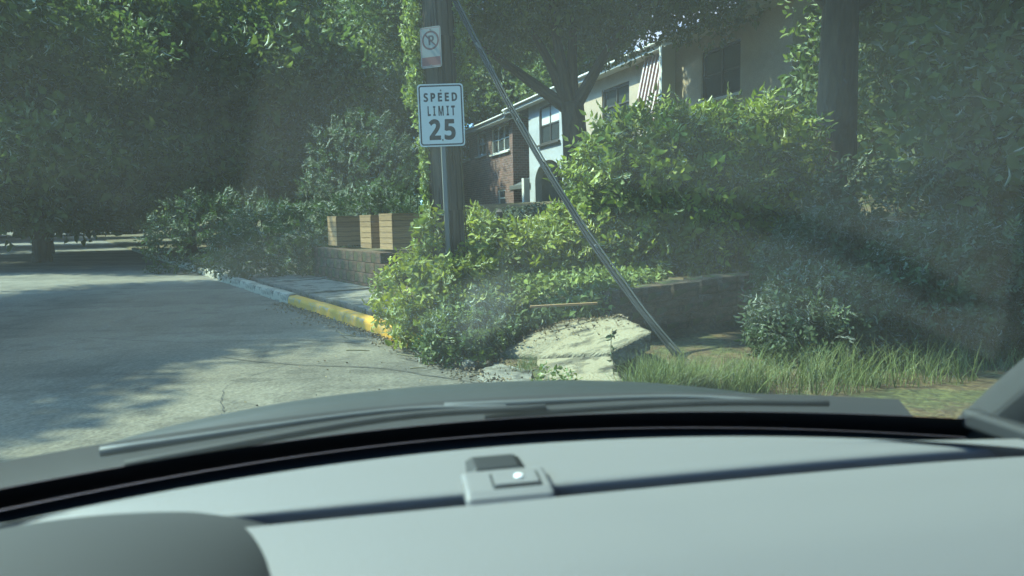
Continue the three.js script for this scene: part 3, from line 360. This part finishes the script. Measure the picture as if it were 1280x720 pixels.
// leaf litter, twigs, stones
{
  const A = [], g = leafGeo(1, 0.6, 0.3, 0.35); g.computeVertexNormals();
  const put = (x, f, y) => A.push({ p: V(x, y, f), dir: new THREE.Vector3(rr(-1, 1), rr(0, 0.35), rr(-1, 1)), s: rr(0.014, 0.036), c: tint([0.09, 0.065, 0.04], [0.24, 0.19, 0.11]) });
  for (let i = 0; i < 1500; i++) { const t = rr(-1.6, 5), d = -0.02 - 0.5 * rnd() * rnd() * (0.4 + fbm(t * 1.7, 5, 2)); const p = st(t, d, 0); put(p.x, -p.z, 0.012 + rr(0, 0.015)); }
  for (let i = 0; i < 320; i++) { const t = rr(-1.5, 0.4), d = rr(0, 0.75), p = st(t, d, 0); put(p.x, -p.z, 0.045 + rr(0, 0.02)); }
  for (let i = 0; i < 420; i++) { const k = rnd(), x = lerp(-0.1, 0.95, k), f = (x < 0.1 ? lerp(5.78, 6.15, (x + 0.1) / 0.2) : x < 0.47 ? lerp(6.15, 6.3, (x - 0.1) / 0.37) : lerp(6.3, 5.9, (x - 0.47) / 0.48)) - 0.4 * rnd() * rnd() * rnd(); put(x, f, 0.115 + 0.235 * clamp((x + 0.09) / 1.05) + 0.012); }
  for (let i = 0; i < 110; i++) { const x = rr(0, 0.95), f = lerp(5.5 - 0.4 * x, 6.1, rnd() ** 0.7); put(x, f, 0.115 + 0.235 * clamp((x + 0.09) / 1.05) + 0.006); }
  for (let i = 0; i < 45; i++) put(rr(-1.8, 0), rr(4.2, 6.2), 0.024);
  for (let i = 0; i < 700; i++) { const t = rr(0, 6), d = rr(0.2, 2.2), p = st(t, d, 0); put(p.x, -p.z, ground(p.x, -p.z) + 0.01); }
  tag(scatter('leaf_litter', g, M.litter, A), 'brown leaf litter along the gutter and on the slabs', 'leaf litter');
}
[['dark bent twig lying on the road near the gutter', [[-1.02, 6.02], [-0.85, 5.86], [-0.62, 5.74], [-0.42, 5.72]], 0.008], ['short dark twig on the road near the yellow kerb', [[-1.52, 6.25], [-1.43, 6.2], [-1.3, 6.2]], 0.007], ['tiny dark twig lying alone in the road', [[-0.82, 5.42], [-0.75, 5.4], [-0.7, 5.42]], 0.006], ['forked pale twig at the foot of the yellow kerb', [[-1.85, 7.3], [-1.72, 7.05], [-1.6, 6.98]], 0.009]].forEach(([label, pts, r]) => tag(mesh('twig', tube(pts.map(([x, f], i) => V(x, 0.035 + 0.008 * (i % 2), f)), [r, r * 0.5], 6), M.stem), label, 'twig', 'twigs on the road'));
[['pale broken stone in the gutter under the kerb', -0.72, 5.93, 0.06, M.concrete], ['mossy grey stone among the litter by the apron', -0.36, 5.52, 0.055, M.walk], ['round brown stone beside the mossy stone', -0.22, 5.5, 0.05, M.stone]].forEach(([label, x, f, r, m], k) => { const g = new THREE.IcosahedronGeometry(r, 3), p = g.attributes.position; for (let i = 0; i < p.count; i++) { const q = new THREE.Vector3().fromBufferAttribute(p, i), n = q.clone().normalize(); q.addScaledVector(n, r * 0.7 * (fbm(n.x * 2.5 + k * 5, n.y * 2.5 + n.z * 2, 3) - 0.5)); q.y *= 0.65; p.setXYZ(i, q.x, q.y, q.z); } g.computeVertexNormals(); const o = mesh('stone', boxUV(g, 1), m); o.position.copy(V(x, 0.04, f)); tag(o, label, 'stone'); });

// ---------------------------------------------------------------- houses on the slope
const HO = V(0.19, 0, 37), HT = -1.225;
const HU = new THREE.Vector3(Math.cos(HT), 0, -Math.sin(HT)), HN = new THREE.Vector3(Math.sin(HT), 0, Math.cos(HT));
const hpos = (s, y = 0, out = 0) => HO.clone().addScaledVector(HU, s).addScaledVector(HN, out).setY(y);
function facade(w, y0, y1, holes, depth) {                              // wall with openings; local x along the facade, z out
  const s = new THREE.Shape([[0, y0], [w, y0], [w, y1], [0, y1]].map((p) => new THREE.Vector2(...p)));
  for (const h of holes) { const p = new THREE.Path(); if (h.arch) { const r = (h.x1 - h.x0) / 2; p.moveTo(h.x0, h.y0); p.lineTo(h.x1, h.y0); p.lineTo(h.x1, h.y1 - h.rise); p.absellipse((h.x0 + h.x1) / 2, h.y1 - h.rise, r, h.rise, 0, Math.PI, false); p.lineTo(h.x0, h.y0); } else { p.moveTo(h.x0, h.y0); p.lineTo(h.x1, h.y0); p.lineTo(h.x1, h.y1); p.lineTo(h.x0, h.y1); } p.closePath(); s.holes.push(p); }
  return boxUV(new THREE.ExtrudeGeometry(s, { depth, bevelEnabled: false, curveSegments: 20 }).translate(0, 0, -depth), 0.5);
}
function windowPart(H, x0, x1, y0, y1, frameMat, o = {}) {
  const w = x1 - x0, h = y1 - y0, cx = (x0 + x1) / 2, cy = (y0 + y1) / 2, t = 0.09;
  const f = mesh('window', mergeGeometries([box(w, t, 0.1, cx, y1 - t / 2, -0.1), box(w, t, 0.1, cx, y0 + t / 2, -0.1), box(t, h - 2 * t, 0.1, x0 + t / 2, cy, -0.1), box(t, h - 2 * t, 0.1, x1 - t / 2, cy, -0.1)]), frameMat, H);
  const n = o.n ?? 2; for (let k = 1; k < n; k++) mesh('mullion', box(t * 0.8, h - 2 * t, 0.07, x0 + w * k / n, cy, -0.1), frameMat, f);
  for (let k = 0; k < n; k++) { const a = x0 + t + (w - 2 * t) * k / n, b = x0 + t + (w - 2 * t) * (k + 1) / n; for (const [p, q] of [[y0 + t, cy - 0.03], [cy + 0.03, y1 - t]]) mesh('pane', box(b - a, q - p, 0.012, (a + b) / 2, (p + q) / 2, -0.12), M.glass, f); mesh('sash_rail', box(b - a, 0.06, 0.05, (a + b) / 2, cy, -0.105), o.sash ?? frameMat, f); if (o.blind) mesh('blind', box(b - a - 0.02, h * 0.45, 0.02, (a + b) / 2, y1 - t - h * 0.225, -0.1), M.curtain, f); }
  mesh('sill', box(w + 0.2, 0.08, 0.24, cx, y0 - 0.042, 0.0), o.sill ?? M.white, f); return f;
}
function gable(w, depth, rise, over, yE, mat, H) {                     // roof sloping up from the eave, with fascia and soffit
  const th = 0.16, g = boxUV(new THREE.ExtrudeGeometry(new THREE.Shape([[over, -0.1], [over, -0.1 + th], [-depth / 2, rise + th], [-depth - over, -0.1 + th], [-depth - over, -0.1], [-depth / 2, rise]].map((p) => new THREE.Vector2(...p))), { depth: w + 0.3, bevelEnabled: false }).rotateY(-Math.PI / 2).translate(w + 0.15, yE, 0), 0.6);
  const r = mesh('roof', g, mat, H); mesh('fascia', box(w + 0.34, 0.24, 0.05, w / 2, yE - 0.02, over + 0.03), M.white, r); mesh('gutter', tube([new THREE.Vector3(-0.15, yE + 0.06, over + 0.11), new THREE.Vector3(w / 2, yE + 0.06, over + 0.11), new THREE.Vector3(w + 0.15, yE + 0.06, over + 0.11)], [0.06, 0.06], 8), M.white, r);
  mesh('soffit', box(w + 0.28, 0.03, over, w / 2, yE - 0.125, over / 2), M.white, r); return r;
}
{
  const H = thing('brick_house', 'red brick house with pale eaves at the far end of the row', 'house', hpos(-11, 1.2), HT), w = 11, y0 = -0.2, y1 = 5.1;
  const X = (s) => s + 11, Y = (y) => y - 1.2;
  mesh('wall', facade(w, y0, y1, [{ x0: X(-6.35), x1: X(-4.6), y0: Y(4.83), y1: Y(6.2) }, { x0: X(-3.5), x1: X(-0.5), y0: Y(4.7), y1: Y(6.18) }, { x0: X(-2.6), x1: X(-1.35), y0: Y(1.75), y1: Y(2.7) }, { x0: X(-9.6), x1: X(-7.9), y0: Y(4.83), y1: Y(6.2) }], 0.3), M.brick, H);
  mesh('side_wall', boxUV(box(0.3, y1 - y0, 8, w - 0.153, (y0 + y1) / 2, -4.31), 0.5), M.brick, H); mesh('side_wall', boxUV(box(0.3, y1 - y0, 8, 0.153, (y0 + y1) / 2, -4.31), 0.5), M.brick, H); mesh('back_wall', boxUV(box(w - 0.62, y1 - y0, 0.3, w / 2, (y0 + y1) / 2, -8.2), 0.5), M.brick, H);
  windowPart(H, X(-6.35), X(-4.6), Y(4.83), Y(6.2), M.white, { n: 2 }); windowPart(H, X(-3.5), X(-0.5), Y(4.7), Y(6.18), M.white, { n: 3 }); windowPart(H, X(-2.6), X(-1.35), Y(1.75), Y(2.7), M.white, { n: 1 }); windowPart(H, X(-9.6), X(-7.9), Y(4.83), Y(6.2), M.white, { n: 2 });
  gable(w, 8.5, 2.0, 0.45, y1 + 0.1, M.shingle, H);
}
{
  const H = thing('grey_house', 'grey stucco house with arched porch and dark framed upstairs window', 'house', hpos(0, 1.2), HT), w = 7.2, y0 = -0.3, y1 = 5.3, Y = (y) => y - 1.2;
  const main = facade(4.55, y0, y1, [{ x0: 3.72 - 2.6, x1: 6.05 - 2.6, y0: Y(4.52), y1: Y(6.27) }, { x0: 3.08 - 2.6, x1: 6.3 - 2.6, y0: Y(1.75), y1: Y(3.76), rise: 0.95, arch: true }], 0.35).translate(2.6, 0, 0);
  mesh('wall', main, M.stuccoGrey, H);
  mesh('recessed_wall', facade(2.6, y0, y1 - 0.25, [{ x0: 0.7, x1: 1.9, y0: Y(4.6), y1: Y(6.0) }], 0.25).translate(0, 0, -1.1), M.stuccoGrey, H);
  mesh('return_wall', boxUV(box(0.3, y1 - y0 - 0.02, 1.4, 2.45 - 0.003, (y0 + y1) / 2, -0.72), 0.5), M.stuccoGrey, H);
  mesh('porch_back', boxUV(box(4.2, 3.2, 0.2, 4.85, 1.3, -1.9), 0.5), M.stuccoGrey, H); mesh('side_wall', boxUV(box(0.3, y1 - y0, 7, 6.98, (y0 + y1) / 2, -3.86), 0.5), M.stuccoGrey, H);
  mesh('back_wall', boxUV(box(6.8, y1 - y0, 0.3, 3.4, (y0 + y1) / 2, -7.4), 0.5), M.stuccoGrey, H); mesh('porch_ceiling', box(4.1, 0.1, 1.5, 4.87, Y(3.95), -1.1), M.white, H);
  const d = mesh('door', box(1.0, 2.1, 0.06, 5.3, Y(2.75), -1.77), M.darkFrame, H); mesh('door_glass', box(0.5, 0.7, 0.02, 5.3, Y(3.2), -1.73), M.glass, d);
  windowPart(H, 3.72, 6.05, Y(4.52), Y(6.27), M.darkFrame, { n: 2, blind: true, sill: M.darkFrame });
  const wg = windowPart(H, 0.7, 1.9, Y(4.6), Y(6.0), M.white, { n: 1 }); wg.position.z = -1.1;
  const aw = mesh('awning', boxUV(new THREE.ExtrudeGeometry(new THREE.Shape([[0, 0], [1.1, -0.55], [1.1, -0.75], [0, -0.75]].map((p) => new THREE.Vector2(...p))), { depth: 2.9, bevelEnabled: false }).rotateY(-Math.PI / 2).translate(2.4, Y(3.35), -1.05), 1), std(0.05, 0.055, 0.055, 0.9), H);
  mesh('porch_post', rbox(0.3, 1.7, 0.3, 0.01, 3.35, Y(2.15), 0.6), M.white, H); mesh('downpipe', tube([new THREE.Vector3(7.06, y0, 0.07), new THREE.Vector3(7.06, 2, 0.07), new THREE.Vector3(7.06, y1, 0.07)], [0.06, 0.06], 8), M.white, H);
  gable(w, 7.6, 1.7, 0.35, y1 + 0.12, M.shingle, H);
}
{
  const H = thing('tan_house', 'tan stucco house with a red ribbed mansard behind the big bush', 'house', hpos(7.4, 1.2), HT), w = 13, y0 = -0.3, y1 = 5.25, X = (s) => s - 7.4, Y = (y) => y - 1.2;
  const wins = [[10.15, 11.25], [11.3, 12.25]].map(([a, b]) => [X(a), X(b)]);
  mesh('wall', facade(w, y0, y1, [{ x0: wins[0][0], x1: wins[1][1], y0: Y(4.6), y1: Y(5.95) }, { x0: 1.2, x1: 2.4, y0: Y(2.2), y1: Y(4.0) }, { x0: 3.4, x1: 4.6, y0: Y(2.2), y1: Y(4.0) }, { x0: 9.2, x1: 11, y0: Y(4.5), y1: Y(5.95) }], 0.3), M.stuccoTan, H);
  mesh('side_wall', boxUV(box(0.3, y1 - y0, 8, 0.153, (y0 + y1) / 2, -4.31), 0.5), M.stuccoTan, H); mesh('side_wall', boxUV(box(0.3, y1 - y0, 8, w - 0.153, (y0 + y1) / 2, -4.31), 0.5), M.stuccoTan, H); mesh('back_wall', boxUV(box(w - 0.62, y1 - y0, 0.3, w / 2, (y0 + y1) / 2, -8.2), 0.5), M.stuccoTan, H);
  windowPart(H, wins[0][0], wins[1][1], Y(4.6), Y(5.95), M.darkFrame, { n: 2 }); windowPart(H, 1.2, 2.4, Y(2.2), Y(4.0), M.white, { n: 1 }); windowPart(H, 3.4, 4.6, Y(2.2), Y(4.0), M.white, { n: 1 }); windowPart(H, 9.2, 11, Y(4.5), Y(5.95), M.darkFrame, { n: 2 });
  // ribbed mansard hanging over the facade
  const ms = mesh('mansard', boxUV(new THREE.ExtrudeGeometry(new THREE.Shape([[0.02, Y(6.42)], [0.12, Y(6.42)], [0.62, Y(4.2)], [0.5, Y(4.15)], [0.02, Y(4.2)]].map((p) => new THREE.Vector2(...p))), { depth: 1.5, bevelEnabled: false }).rotateY(-Math.PI / 2).translate(X(15.05), 0, 0), 1), M.redSeam, H);
  for (let k = 0; k < 7; k++) { const x = X(13.6) + 0.07 + k * 0.225, a = new THREE.Vector3(x, Y(6.4), 0.15), b = new THREE.Vector3(x, Y(4.22), 0.65), m = mesh('standing_seam', box(0.085, a.distanceTo(b), 0.06), M.paleSeam, ms); m.position.copy(a).lerp(b, 0.5); m.rotation.x = -Math.atan2(0.5, 2.18); }
  mesh('trim_board', box(0.16, 2.3, 0.5, X(15.15), Y(5.3), 0.27), M.white, H);
  gable(w, 8.5, 1.6, 0.4, y1 + 0.1, M.shingle, H);
}
{ const p = thing('gate_post', 'dark wooden gate post among the bushes below the houses', 'post', V(-0.22, ground(-0.22, 14), 14)); mesh('shaft', rbox(0.12, 1.25, 0.12, 0.012, 0, 0.6, 0), M.darkWood, p); mesh('cap', new THREE.ConeGeometry(0.11, 0.08, 4).rotateY(Math.PI / 4).translate(0, 1.265, 0), M.darkWood, p); }
shrub('pink_bush', 'pink flowering bush at the left end of the brick house', 'bush', hpos(-8.6, 1.6, 1.5), [[hpos(-8.6, 0, 1.5).x, 2.5, -hpos(-8.6, 0, 1.5).z, 0.7, 0.8, 0.7]], 240, [G.broadA], M.leaf, [0.34, 0.16, 0.16], [0.5, 0.28, 0.26], 0.3, 0.45, { up: 0.3 });

// ---------------------------------------------------------------- trees
const TA = [0.06, 0.11, 0.026], TB = [0.15, 0.20, 0.04];
const gy = (x, f) => ground(x, f);
tree('forked_tree', 'dark forked tree standing before the grey and tan houses', V(1.95, gy(1.95, 20), 20), 3.35, 0.4, [[-0.4, 7.9, 20, 2.4, 1.7, 2.6], [1.6, 8.8, 20.5, 2.6, 2.2, 2.8], [3.6, 8.0, 19.5, 2.6, 1.7, 2.6], [5.2, 7.4, 19, 1.6, 1.2, 1.8], [-0.6, 6.6, 21, 1.5, 0.7, 1.4], [-2.6, 7.6, 21, 1.8, 1.6, 2.0], [2.9, 6.4, 20.4, 1.0, 0.6, 1.0]], 1150, G.cloudA, TA, TB, 0.42, 0.75, { lean: new THREE.Vector3(-0.15, 0, 0), limbs: [[1.2, 8.2, 20], [2.3, 8.4, 20.2], [0.0, 7.4, 20], [4.0, 7.2, 19.4], [-2.2, 7.3, 21]] });
const back = [
  [-9.0, 31, 13, 5, 'tall dense tree directly behind the planters and the pole'], [-12.5, 27, 11, 4.4, 'wide dense tree behind the far end of the brown wall'], [-15.5, 23, 11, 4.6, 'broad leafy tree on the bend of the street'], [-20, 30, 13, 5, 'tall dark tree across the street from the houses'], [-14, 40, 15, 5.5, 'tall round crowned tree far down the street'], [-26, 26, 12, 5, 'large dark tree on the far verge of the street'],
  [-2.2, 60, 17, 6, 'dense tree in the gap between pole and brick house'], [-9.5, 48, 17, 6, 'very tall tree rising behind the brick house'], [4, 56, 18, 6.5, 'tall hazy tree behind the roof of the grey house'], [14, 46, 9, 5, 'tree behind the roof of the tan house'], [24, 40, 16, 6, 'large tree on the hill beyond the tan house'], [-22, 46, 17, 6.5, 'tall tree filling the end of the street'], [-34, 40, 13, 6.5, 'low spreading tree far across the street'], [-46, 60, 15, 8, 'wide tree on the skyline at the end of the street'], [-30, 66, 15, 8, 'dense tree closing the view down the street'], [-16, 62, 14, 7, 'bushy tree between the street and the brick house'], [-54, 86, 9, 9, 'low tree standing where the street ends'], [-68, 82, 9, 9, 'low tree on the far lane side of the street end'], [-42, 92, 9, 9, 'low tree on the house side of the street end'], [-60, 70, 16, 9, 'hazy round tree farthest down the street']];
for (const [x, f, h, r, label] of back) { const y = gy(x, f), B = [...clumps(x, h * 0.62, f, r * 1.15, h * 0.42, 22), ...clumps(x, h * 0.25, f - r * 0.3, r * 1.1, h * 0.2, 10)]; tree('street_tree', label, V(x, y, f), h * 0.36, 0.24, B, 1150, rnd() < 0.5 ? G.cloudBig : G.cloudB, TA, TB, r * 0.10, r * 0.19, { group: 'background trees', depth: 0.5, limbs: B.filter((b, i) => i % 4 === 0).map((b) => [b[0], b[1], b[2]]) }); }
// trees close to the car on both sides, whose crowns shade the roadside
tree('oak_tree', 'thick trunked oak behind the big bush, shading the slope', V(4.9, gy(4.9, 10.6), 10.6), 3.6, 0.3, [[4.6, 7.2, 10.6, 3.0, 1.5, 2.8], [2.4, 7.6, 11.4, 2.0, 1.1, 2.0], [7.2, 6.6, 10.4, 2.6, 1.5, 2.4], [5.2, 7.0, 8.2, 2.6, 1.3, 2.0], [3.2, 8.2, 9.6, 2.4, 1.3, 2.2], [8.2, 5.4, 12, 2.2, 1.8, 2.0]], 1500, G.cloudA, TA, TB, 0.42, 0.72);
tree('oak_tree', 'spreading oak across the street shading the far lane', V(-13.4, 0.3, 9.4), 3.6, 0.34, [[-11.5, 7.6, 10, 3.4, 1.7, 3.2], [-11.2, 7.2, 10.5, 2.4, 1.3, 2.6], [-14.5, 7.4, 9, 3.2, 1.9, 3], [-11.6, 7.4, 13.4, 2.8, 1.4, 2.4], [-11.3, 7.0, 7, 2.6, 1.4, 2.4], [-11, 7.4, 12.6, 2.0, 1.2, 1.8], [-12.2, 8.2, 9, 2.2, 1.0, 3.0], [-10.6, 6.6, 5.2, 2.2, 1.2, 2.2]], 2300, G.cloudA, TA, TB, 0.42, 0.72);
tree('roadside_tree', 'large tree beside the car spreading its limbs over the verge', V(6.6, gy(6.6, 3.2), 3.2), 4.2, 0.34, [[-1.4, 7.2, 8.2, 1.7, 0.9, 1.9], [0.2, 7.4, 7.4, 1.8, 1.0, 2.2], [1.8, 7.6, 6.6, 1.8, 1.0, 2.2], [3.6, 7.6, 5.0, 2.2, 1.2, 2.4], [6.6, 8.0, 3.4, 2.8, 1.5, 2.8], [9.2, 7.4, 4.4, 2.4, 1.5, 2.4]], 1300, G.cloudA, TA, TB, 0.42, 0.7);
for (const [x, f, h, r, label] of [[10.5, 14.5, 10, 3.8, 'leafy tree on the slope right of the thick trunked oak'], [15.5, 19, 12, 4.4, 'broad tree high on the slope beside the tan house'], [8.2, 9.2, 6, 2.6, 'low branching tree near the end of the stone wall']]) tree('slope_tree', label, V(x, gy(x, f), f), h * 0.3, 0.2, [[x, h * 0.66, f, r, r * 0.8, r], [x - r * 0.5, h * 0.4, f - 1, r * 0.75, r * 0.7, r * 0.7], [x + r * 0.6, h * 0.42, f - 0.5, r * 0.7, r * 0.7, r * 0.7], [x, h * 0.24, f - r * 0.4, r * 0.6, r * 0.45, r * 0.5]], 900, G.cloudA, TA, TB, 0.4, 0.75, { group: 'trees on the slope' });
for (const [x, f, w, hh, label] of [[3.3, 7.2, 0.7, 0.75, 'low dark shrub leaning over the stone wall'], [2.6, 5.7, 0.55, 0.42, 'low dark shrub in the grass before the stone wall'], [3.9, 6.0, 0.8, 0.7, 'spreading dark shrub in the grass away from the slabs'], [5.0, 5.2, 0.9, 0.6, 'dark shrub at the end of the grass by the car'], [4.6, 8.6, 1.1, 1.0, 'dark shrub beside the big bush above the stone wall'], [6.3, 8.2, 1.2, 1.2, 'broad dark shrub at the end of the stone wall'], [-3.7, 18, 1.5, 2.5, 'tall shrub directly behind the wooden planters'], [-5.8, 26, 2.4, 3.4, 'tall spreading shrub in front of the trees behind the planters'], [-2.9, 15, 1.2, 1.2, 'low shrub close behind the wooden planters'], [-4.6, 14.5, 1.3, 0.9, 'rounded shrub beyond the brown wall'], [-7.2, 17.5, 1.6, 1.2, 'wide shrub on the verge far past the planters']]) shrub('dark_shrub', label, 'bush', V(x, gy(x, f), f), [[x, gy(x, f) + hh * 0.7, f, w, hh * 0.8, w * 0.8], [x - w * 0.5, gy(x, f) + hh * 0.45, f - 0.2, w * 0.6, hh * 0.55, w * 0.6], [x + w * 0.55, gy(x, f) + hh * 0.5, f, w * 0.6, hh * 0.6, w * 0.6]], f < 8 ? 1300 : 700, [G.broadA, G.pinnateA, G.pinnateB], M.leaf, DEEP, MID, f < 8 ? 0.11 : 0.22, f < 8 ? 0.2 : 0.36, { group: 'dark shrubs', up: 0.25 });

// ---------------------------------------------------------------- the car the picture is taken from
{
  const C = thing('car', 'grey dashboard, windshield and dark hood of the car looking onto the street', 'car', V(0, 0, 0), 0.185);
  const CX = 0.14, HW = 0.70;                                         // car centre line, half width at the glass
  const dash = new THREE.MeshStandardMaterial({ color: lin(0.132, 0.13, 0.128), roughness: 0.6, bumpMap: T.leather, bumpScale: 0.00025, side: THREE.DoubleSide });
  const dark = std(0.012, 0.013, 0.014, 0.75), frit = std(0.008, 0.009, 0.01, 0.6), trim = std(0.018, 0.019, 0.02, 0.8);
  const bow = (r, k) => -k * (r - CX) * (r - CX);
  const P = (r, y, f) => new THREE.Vector3(r, y, -f);
  const prof = (pts, r0, r1, k, n = 60) => { const c = new THREE.CatmullRomCurve3(pts.map(([f, y]) => new THREE.Vector3(0, y, f)), false, 'centripetal'), m = pts.length * 8; return grid(n, m, (u, v) => { const q = c.getPoint(v), r = lerp(r0, r1, u); return P(r, q.y - 0.010 * ((r - CX) / HW) ** 4, q.z + bow(r, k) * ss(0.745, 0.88, q.z)); }, (p) => [p.x * 9, p.z * 9]); };
  const R0 = CX - HW, R1 = CX + HW;
  mesh('dashboard', prof([[0.36, 0.52], [0.40, 0.70], [0.47, 0.835], [0.57, 0.892], [0.66, 0.912], [0.70, 0.916], [0.706, 0.916], [0.7095, 0.911], [0.71, 0.86]], R0, R1, 0), dash, C);
  mesh('dashboard_top', prof([[0.7355, 0.86], [0.736, 0.914], [0.740, 0.918], [0.76, 0.921], [0.83, 0.925], [0.868, 0.922], [0.882, 0.912], [0.888, 0.88]], R0, R1, 0.38), dash, C);
  mesh('seam', box(2 * HW, 0.01, 0.04, CX, 0.862, -0.723), dark, C);
  mesh('defroster_channel', grid(50, 2, (u, v) => { const r = lerp(R0, R1, u); return P(r, 0.878, lerp(0.86, 1.06, v) + bow(r, 0.38)); }), dark, C);
  // pod with a dark vent cap and a small plate
  const body = (w0, w1, d0, d1, h, top) => { const g = new RoundedBoxGeometry(1, 1, 1, 3, 0.06), p = g.attributes.position; for (let i = 0; i < p.count; i++) { const x = p.getX(i), y = p.getY(i) + 0.5, z = p.getZ(i); p.setXYZ(i, x * lerp(w0, w1, y), y * h * (1 + top * z), z * lerp(d0, d1, y)); } g.computeVertexNormals(); return g; };
  const pod = mesh('sensor_pod', (() => { const sh = new THREE.Shape([[-0.032, -0.004], [-0.027, 0.002], [-0.018, 0.006], [0.022, 0.011], [0.027, 0.010], [0.03, -0.004]].map((p) => new THREE.Vector2(...p))); const g = new THREE.ExtrudeGeometry(sh, { depth: 0.084, bevelEnabled: true, bevelThickness: 0.006, bevelSize: 0.003, bevelSegments: 3 }); g.translate(0, 0, -0.042).rotateY(Math.PI / 2); return g; })(), dash, C); pod.position.copy(P(0.127, 0.917, 0.736));
  const cap = mesh('vent_cap', body(0.084, 0.05, 0.062, 0.04, 0.013, 0.0), std(0.014, 0.015, 0.016, 0.6), pod); cap.position.set(-0.004, 0.001, -0.056);
  const rim = mesh('plate_rim', body(0.056, 0.054, 0.034, 0.032, 0.003, 0), dark, pod); rim.position.set(0.010, 0.0096, 0.001); rim.rotation.x = 0.125;
  const pl = mesh('plate', body(0.05, 0.049, 0.028, 0.027, 0.0035, 0), dash, pod); pl.position.set(0.010, 0.0109, 0.0); pl.rotation.x = 0.125;
  const led = mesh('button', new THREE.SphereGeometry(0.0055, 16, 8, 0, 6.3, 0, 1.57), std(0.8, 0.8, 0.78, 0.3), pod); led.position.set(0.014, 0.0146, 0.0); led.scale.y = 0.5;
  // instrument hood on the driver's side
  mesh('instrument_hood', grid(48, 26, (u, v) => { const a = u * Math.PI, r = -0.30 + 0.215 * -Math.cos(a) * (1 - 0.1 * v), hgt = Math.pow(Math.sin(a), 1.1); return P(r, 0.885 + (0.09 - 0.05 * v * v) * hgt, 0.44 + 0.31 * v); }), trim, C);
  // windshield: sloping curved pane with a black band along its foot
  const glassAt = (u, v) => { const w = lerp(HW + 0.01, HW - 0.10, v), r = CX + lerp(-w, w, u); return P(r, 0.885 + 0.60 * v, 1.045 - 0.98 * v + 0.08 * Math.sin(v * Math.PI) + bow(r, lerp(0.38, 0.24, v))); };
  const glassMat = new THREE.MeshPhysicalMaterial({ color: lin(0.77, 0.97, 0.83), roughness: 0.285, roughnessMap: T.film, transmission: 1, thickness: 0, ior: 1.5, specularIntensity: 0.7, side: THREE.DoubleSide });
  mesh('windshield', grid(40, 30, (u, v) => glassAt(u, lerp(0.055, 1, v)), (p) => [p.x * 1.3, p.y * 1.3 + p.z]), glassMat, C);
  mesh('black_band', grid(40, 4, (u, v) => glassAt(u, lerp(-0.01, 0.053, v))), frit, C);
  const pillar = (s) => { const pts = [-0.08, 0.15, 0.4, 0.65, 0.9, 1.06].map((v) => { const q = glassAt(s > 0 ? 1 : 0, v); return q.add(new THREE.Vector3(s * 0.045, 0.012, 0.02)); }); return tube(pts, [0.06, 0.052, 0.05, 0.052], 12); };
  mesh('pillar', pillar(1), trim, C); mesh('pillar', pillar(-1), trim, C);
  mesh('roof', grid(30, 24, (u, v) => { const r = lerp(CX - 0.68, CX + 0.68, u); return P(r, 1.50 + 0.05 * Math.sin(v * 2.4) - 0.09 * ((r - CX) / 0.68) ** 4, lerp(0.05, -2.2, v)); }), trim, C);
  for (const s of [-1, 1]) { const d = mesh('door', grid(24, 16, (u, v) => { const f = lerp(0.85, -0.75, u); return P(CX + s * (0.72 + 0.03 * Math.sin(v * 2.6)), lerp(0.25, 0.91, v), f); }), trim, C); mesh('window_ledge', rbox(0.09, 0.03, 1.6, 0.01, CX + s * 0.72, 0.915, -0.05), dark, d); }
  // cowl, wipers, hood
  const paint = new THREE.MeshPhysicalMaterial({ color: lin(0.012, 0.018, 0.018), roughness: 0.6, clearcoat: 0.05, clearcoatRoughness: 0.15, side: THREE.DoubleSide });
  mesh('cowl', grid(40, 8, (u, v) => { const r = lerp(CX - 0.78, CX + 0.78, u); return P(r, 0.872 - 0.05 * Math.sin(v * Math.PI), lerp(1.055, 1.30, v) + bow(r, 0.34)); }), dark, C);
  mesh('hood', grid(50, 24, (u, v) => { const r = lerp(CX - 0.78, CX + 0.78, u), e = Math.abs(r - CX) / 0.78; return P(r, 0.875 + 0.012 * Math.sin(Math.min(1, v * 9) * 1.57) - 0.30 * v * v - 0.06 * v - 0.06 * e ** 3 - (v === 0 ? 0.02 : 0), lerp(1.29, 2.15, v) + bow(r, 0.34)); }), paint, C);
  for (const [a, b, c] of [[-0.42, 0.02, 0.20], [0.10, 0.52, 0.66]]) { const arm = mesh('wiper', tube([P(a, 0.885, 1.21 + bow(a, 0.36)), P(b, 0.892, 1.19 + bow(b, 0.36)), P(c, 0.895, 1.15 + bow(c, 0.36))], [0.008, 0.005, 0.004], 8), std(0.07, 0.075, 0.075, 0.45), C); mesh('wiper_blade', tube([P(a + 0.06, 0.888, 1.13 + bow(a, 0.36)), P(b, 0.9, 1.12 + bow(b, 0.36)), P(c + 0.06, 0.9, 1.11 + bow(c, 0.36))], [0.007, 0.006], 8), dark, arm); }
}

renderer.render(scene, camera);
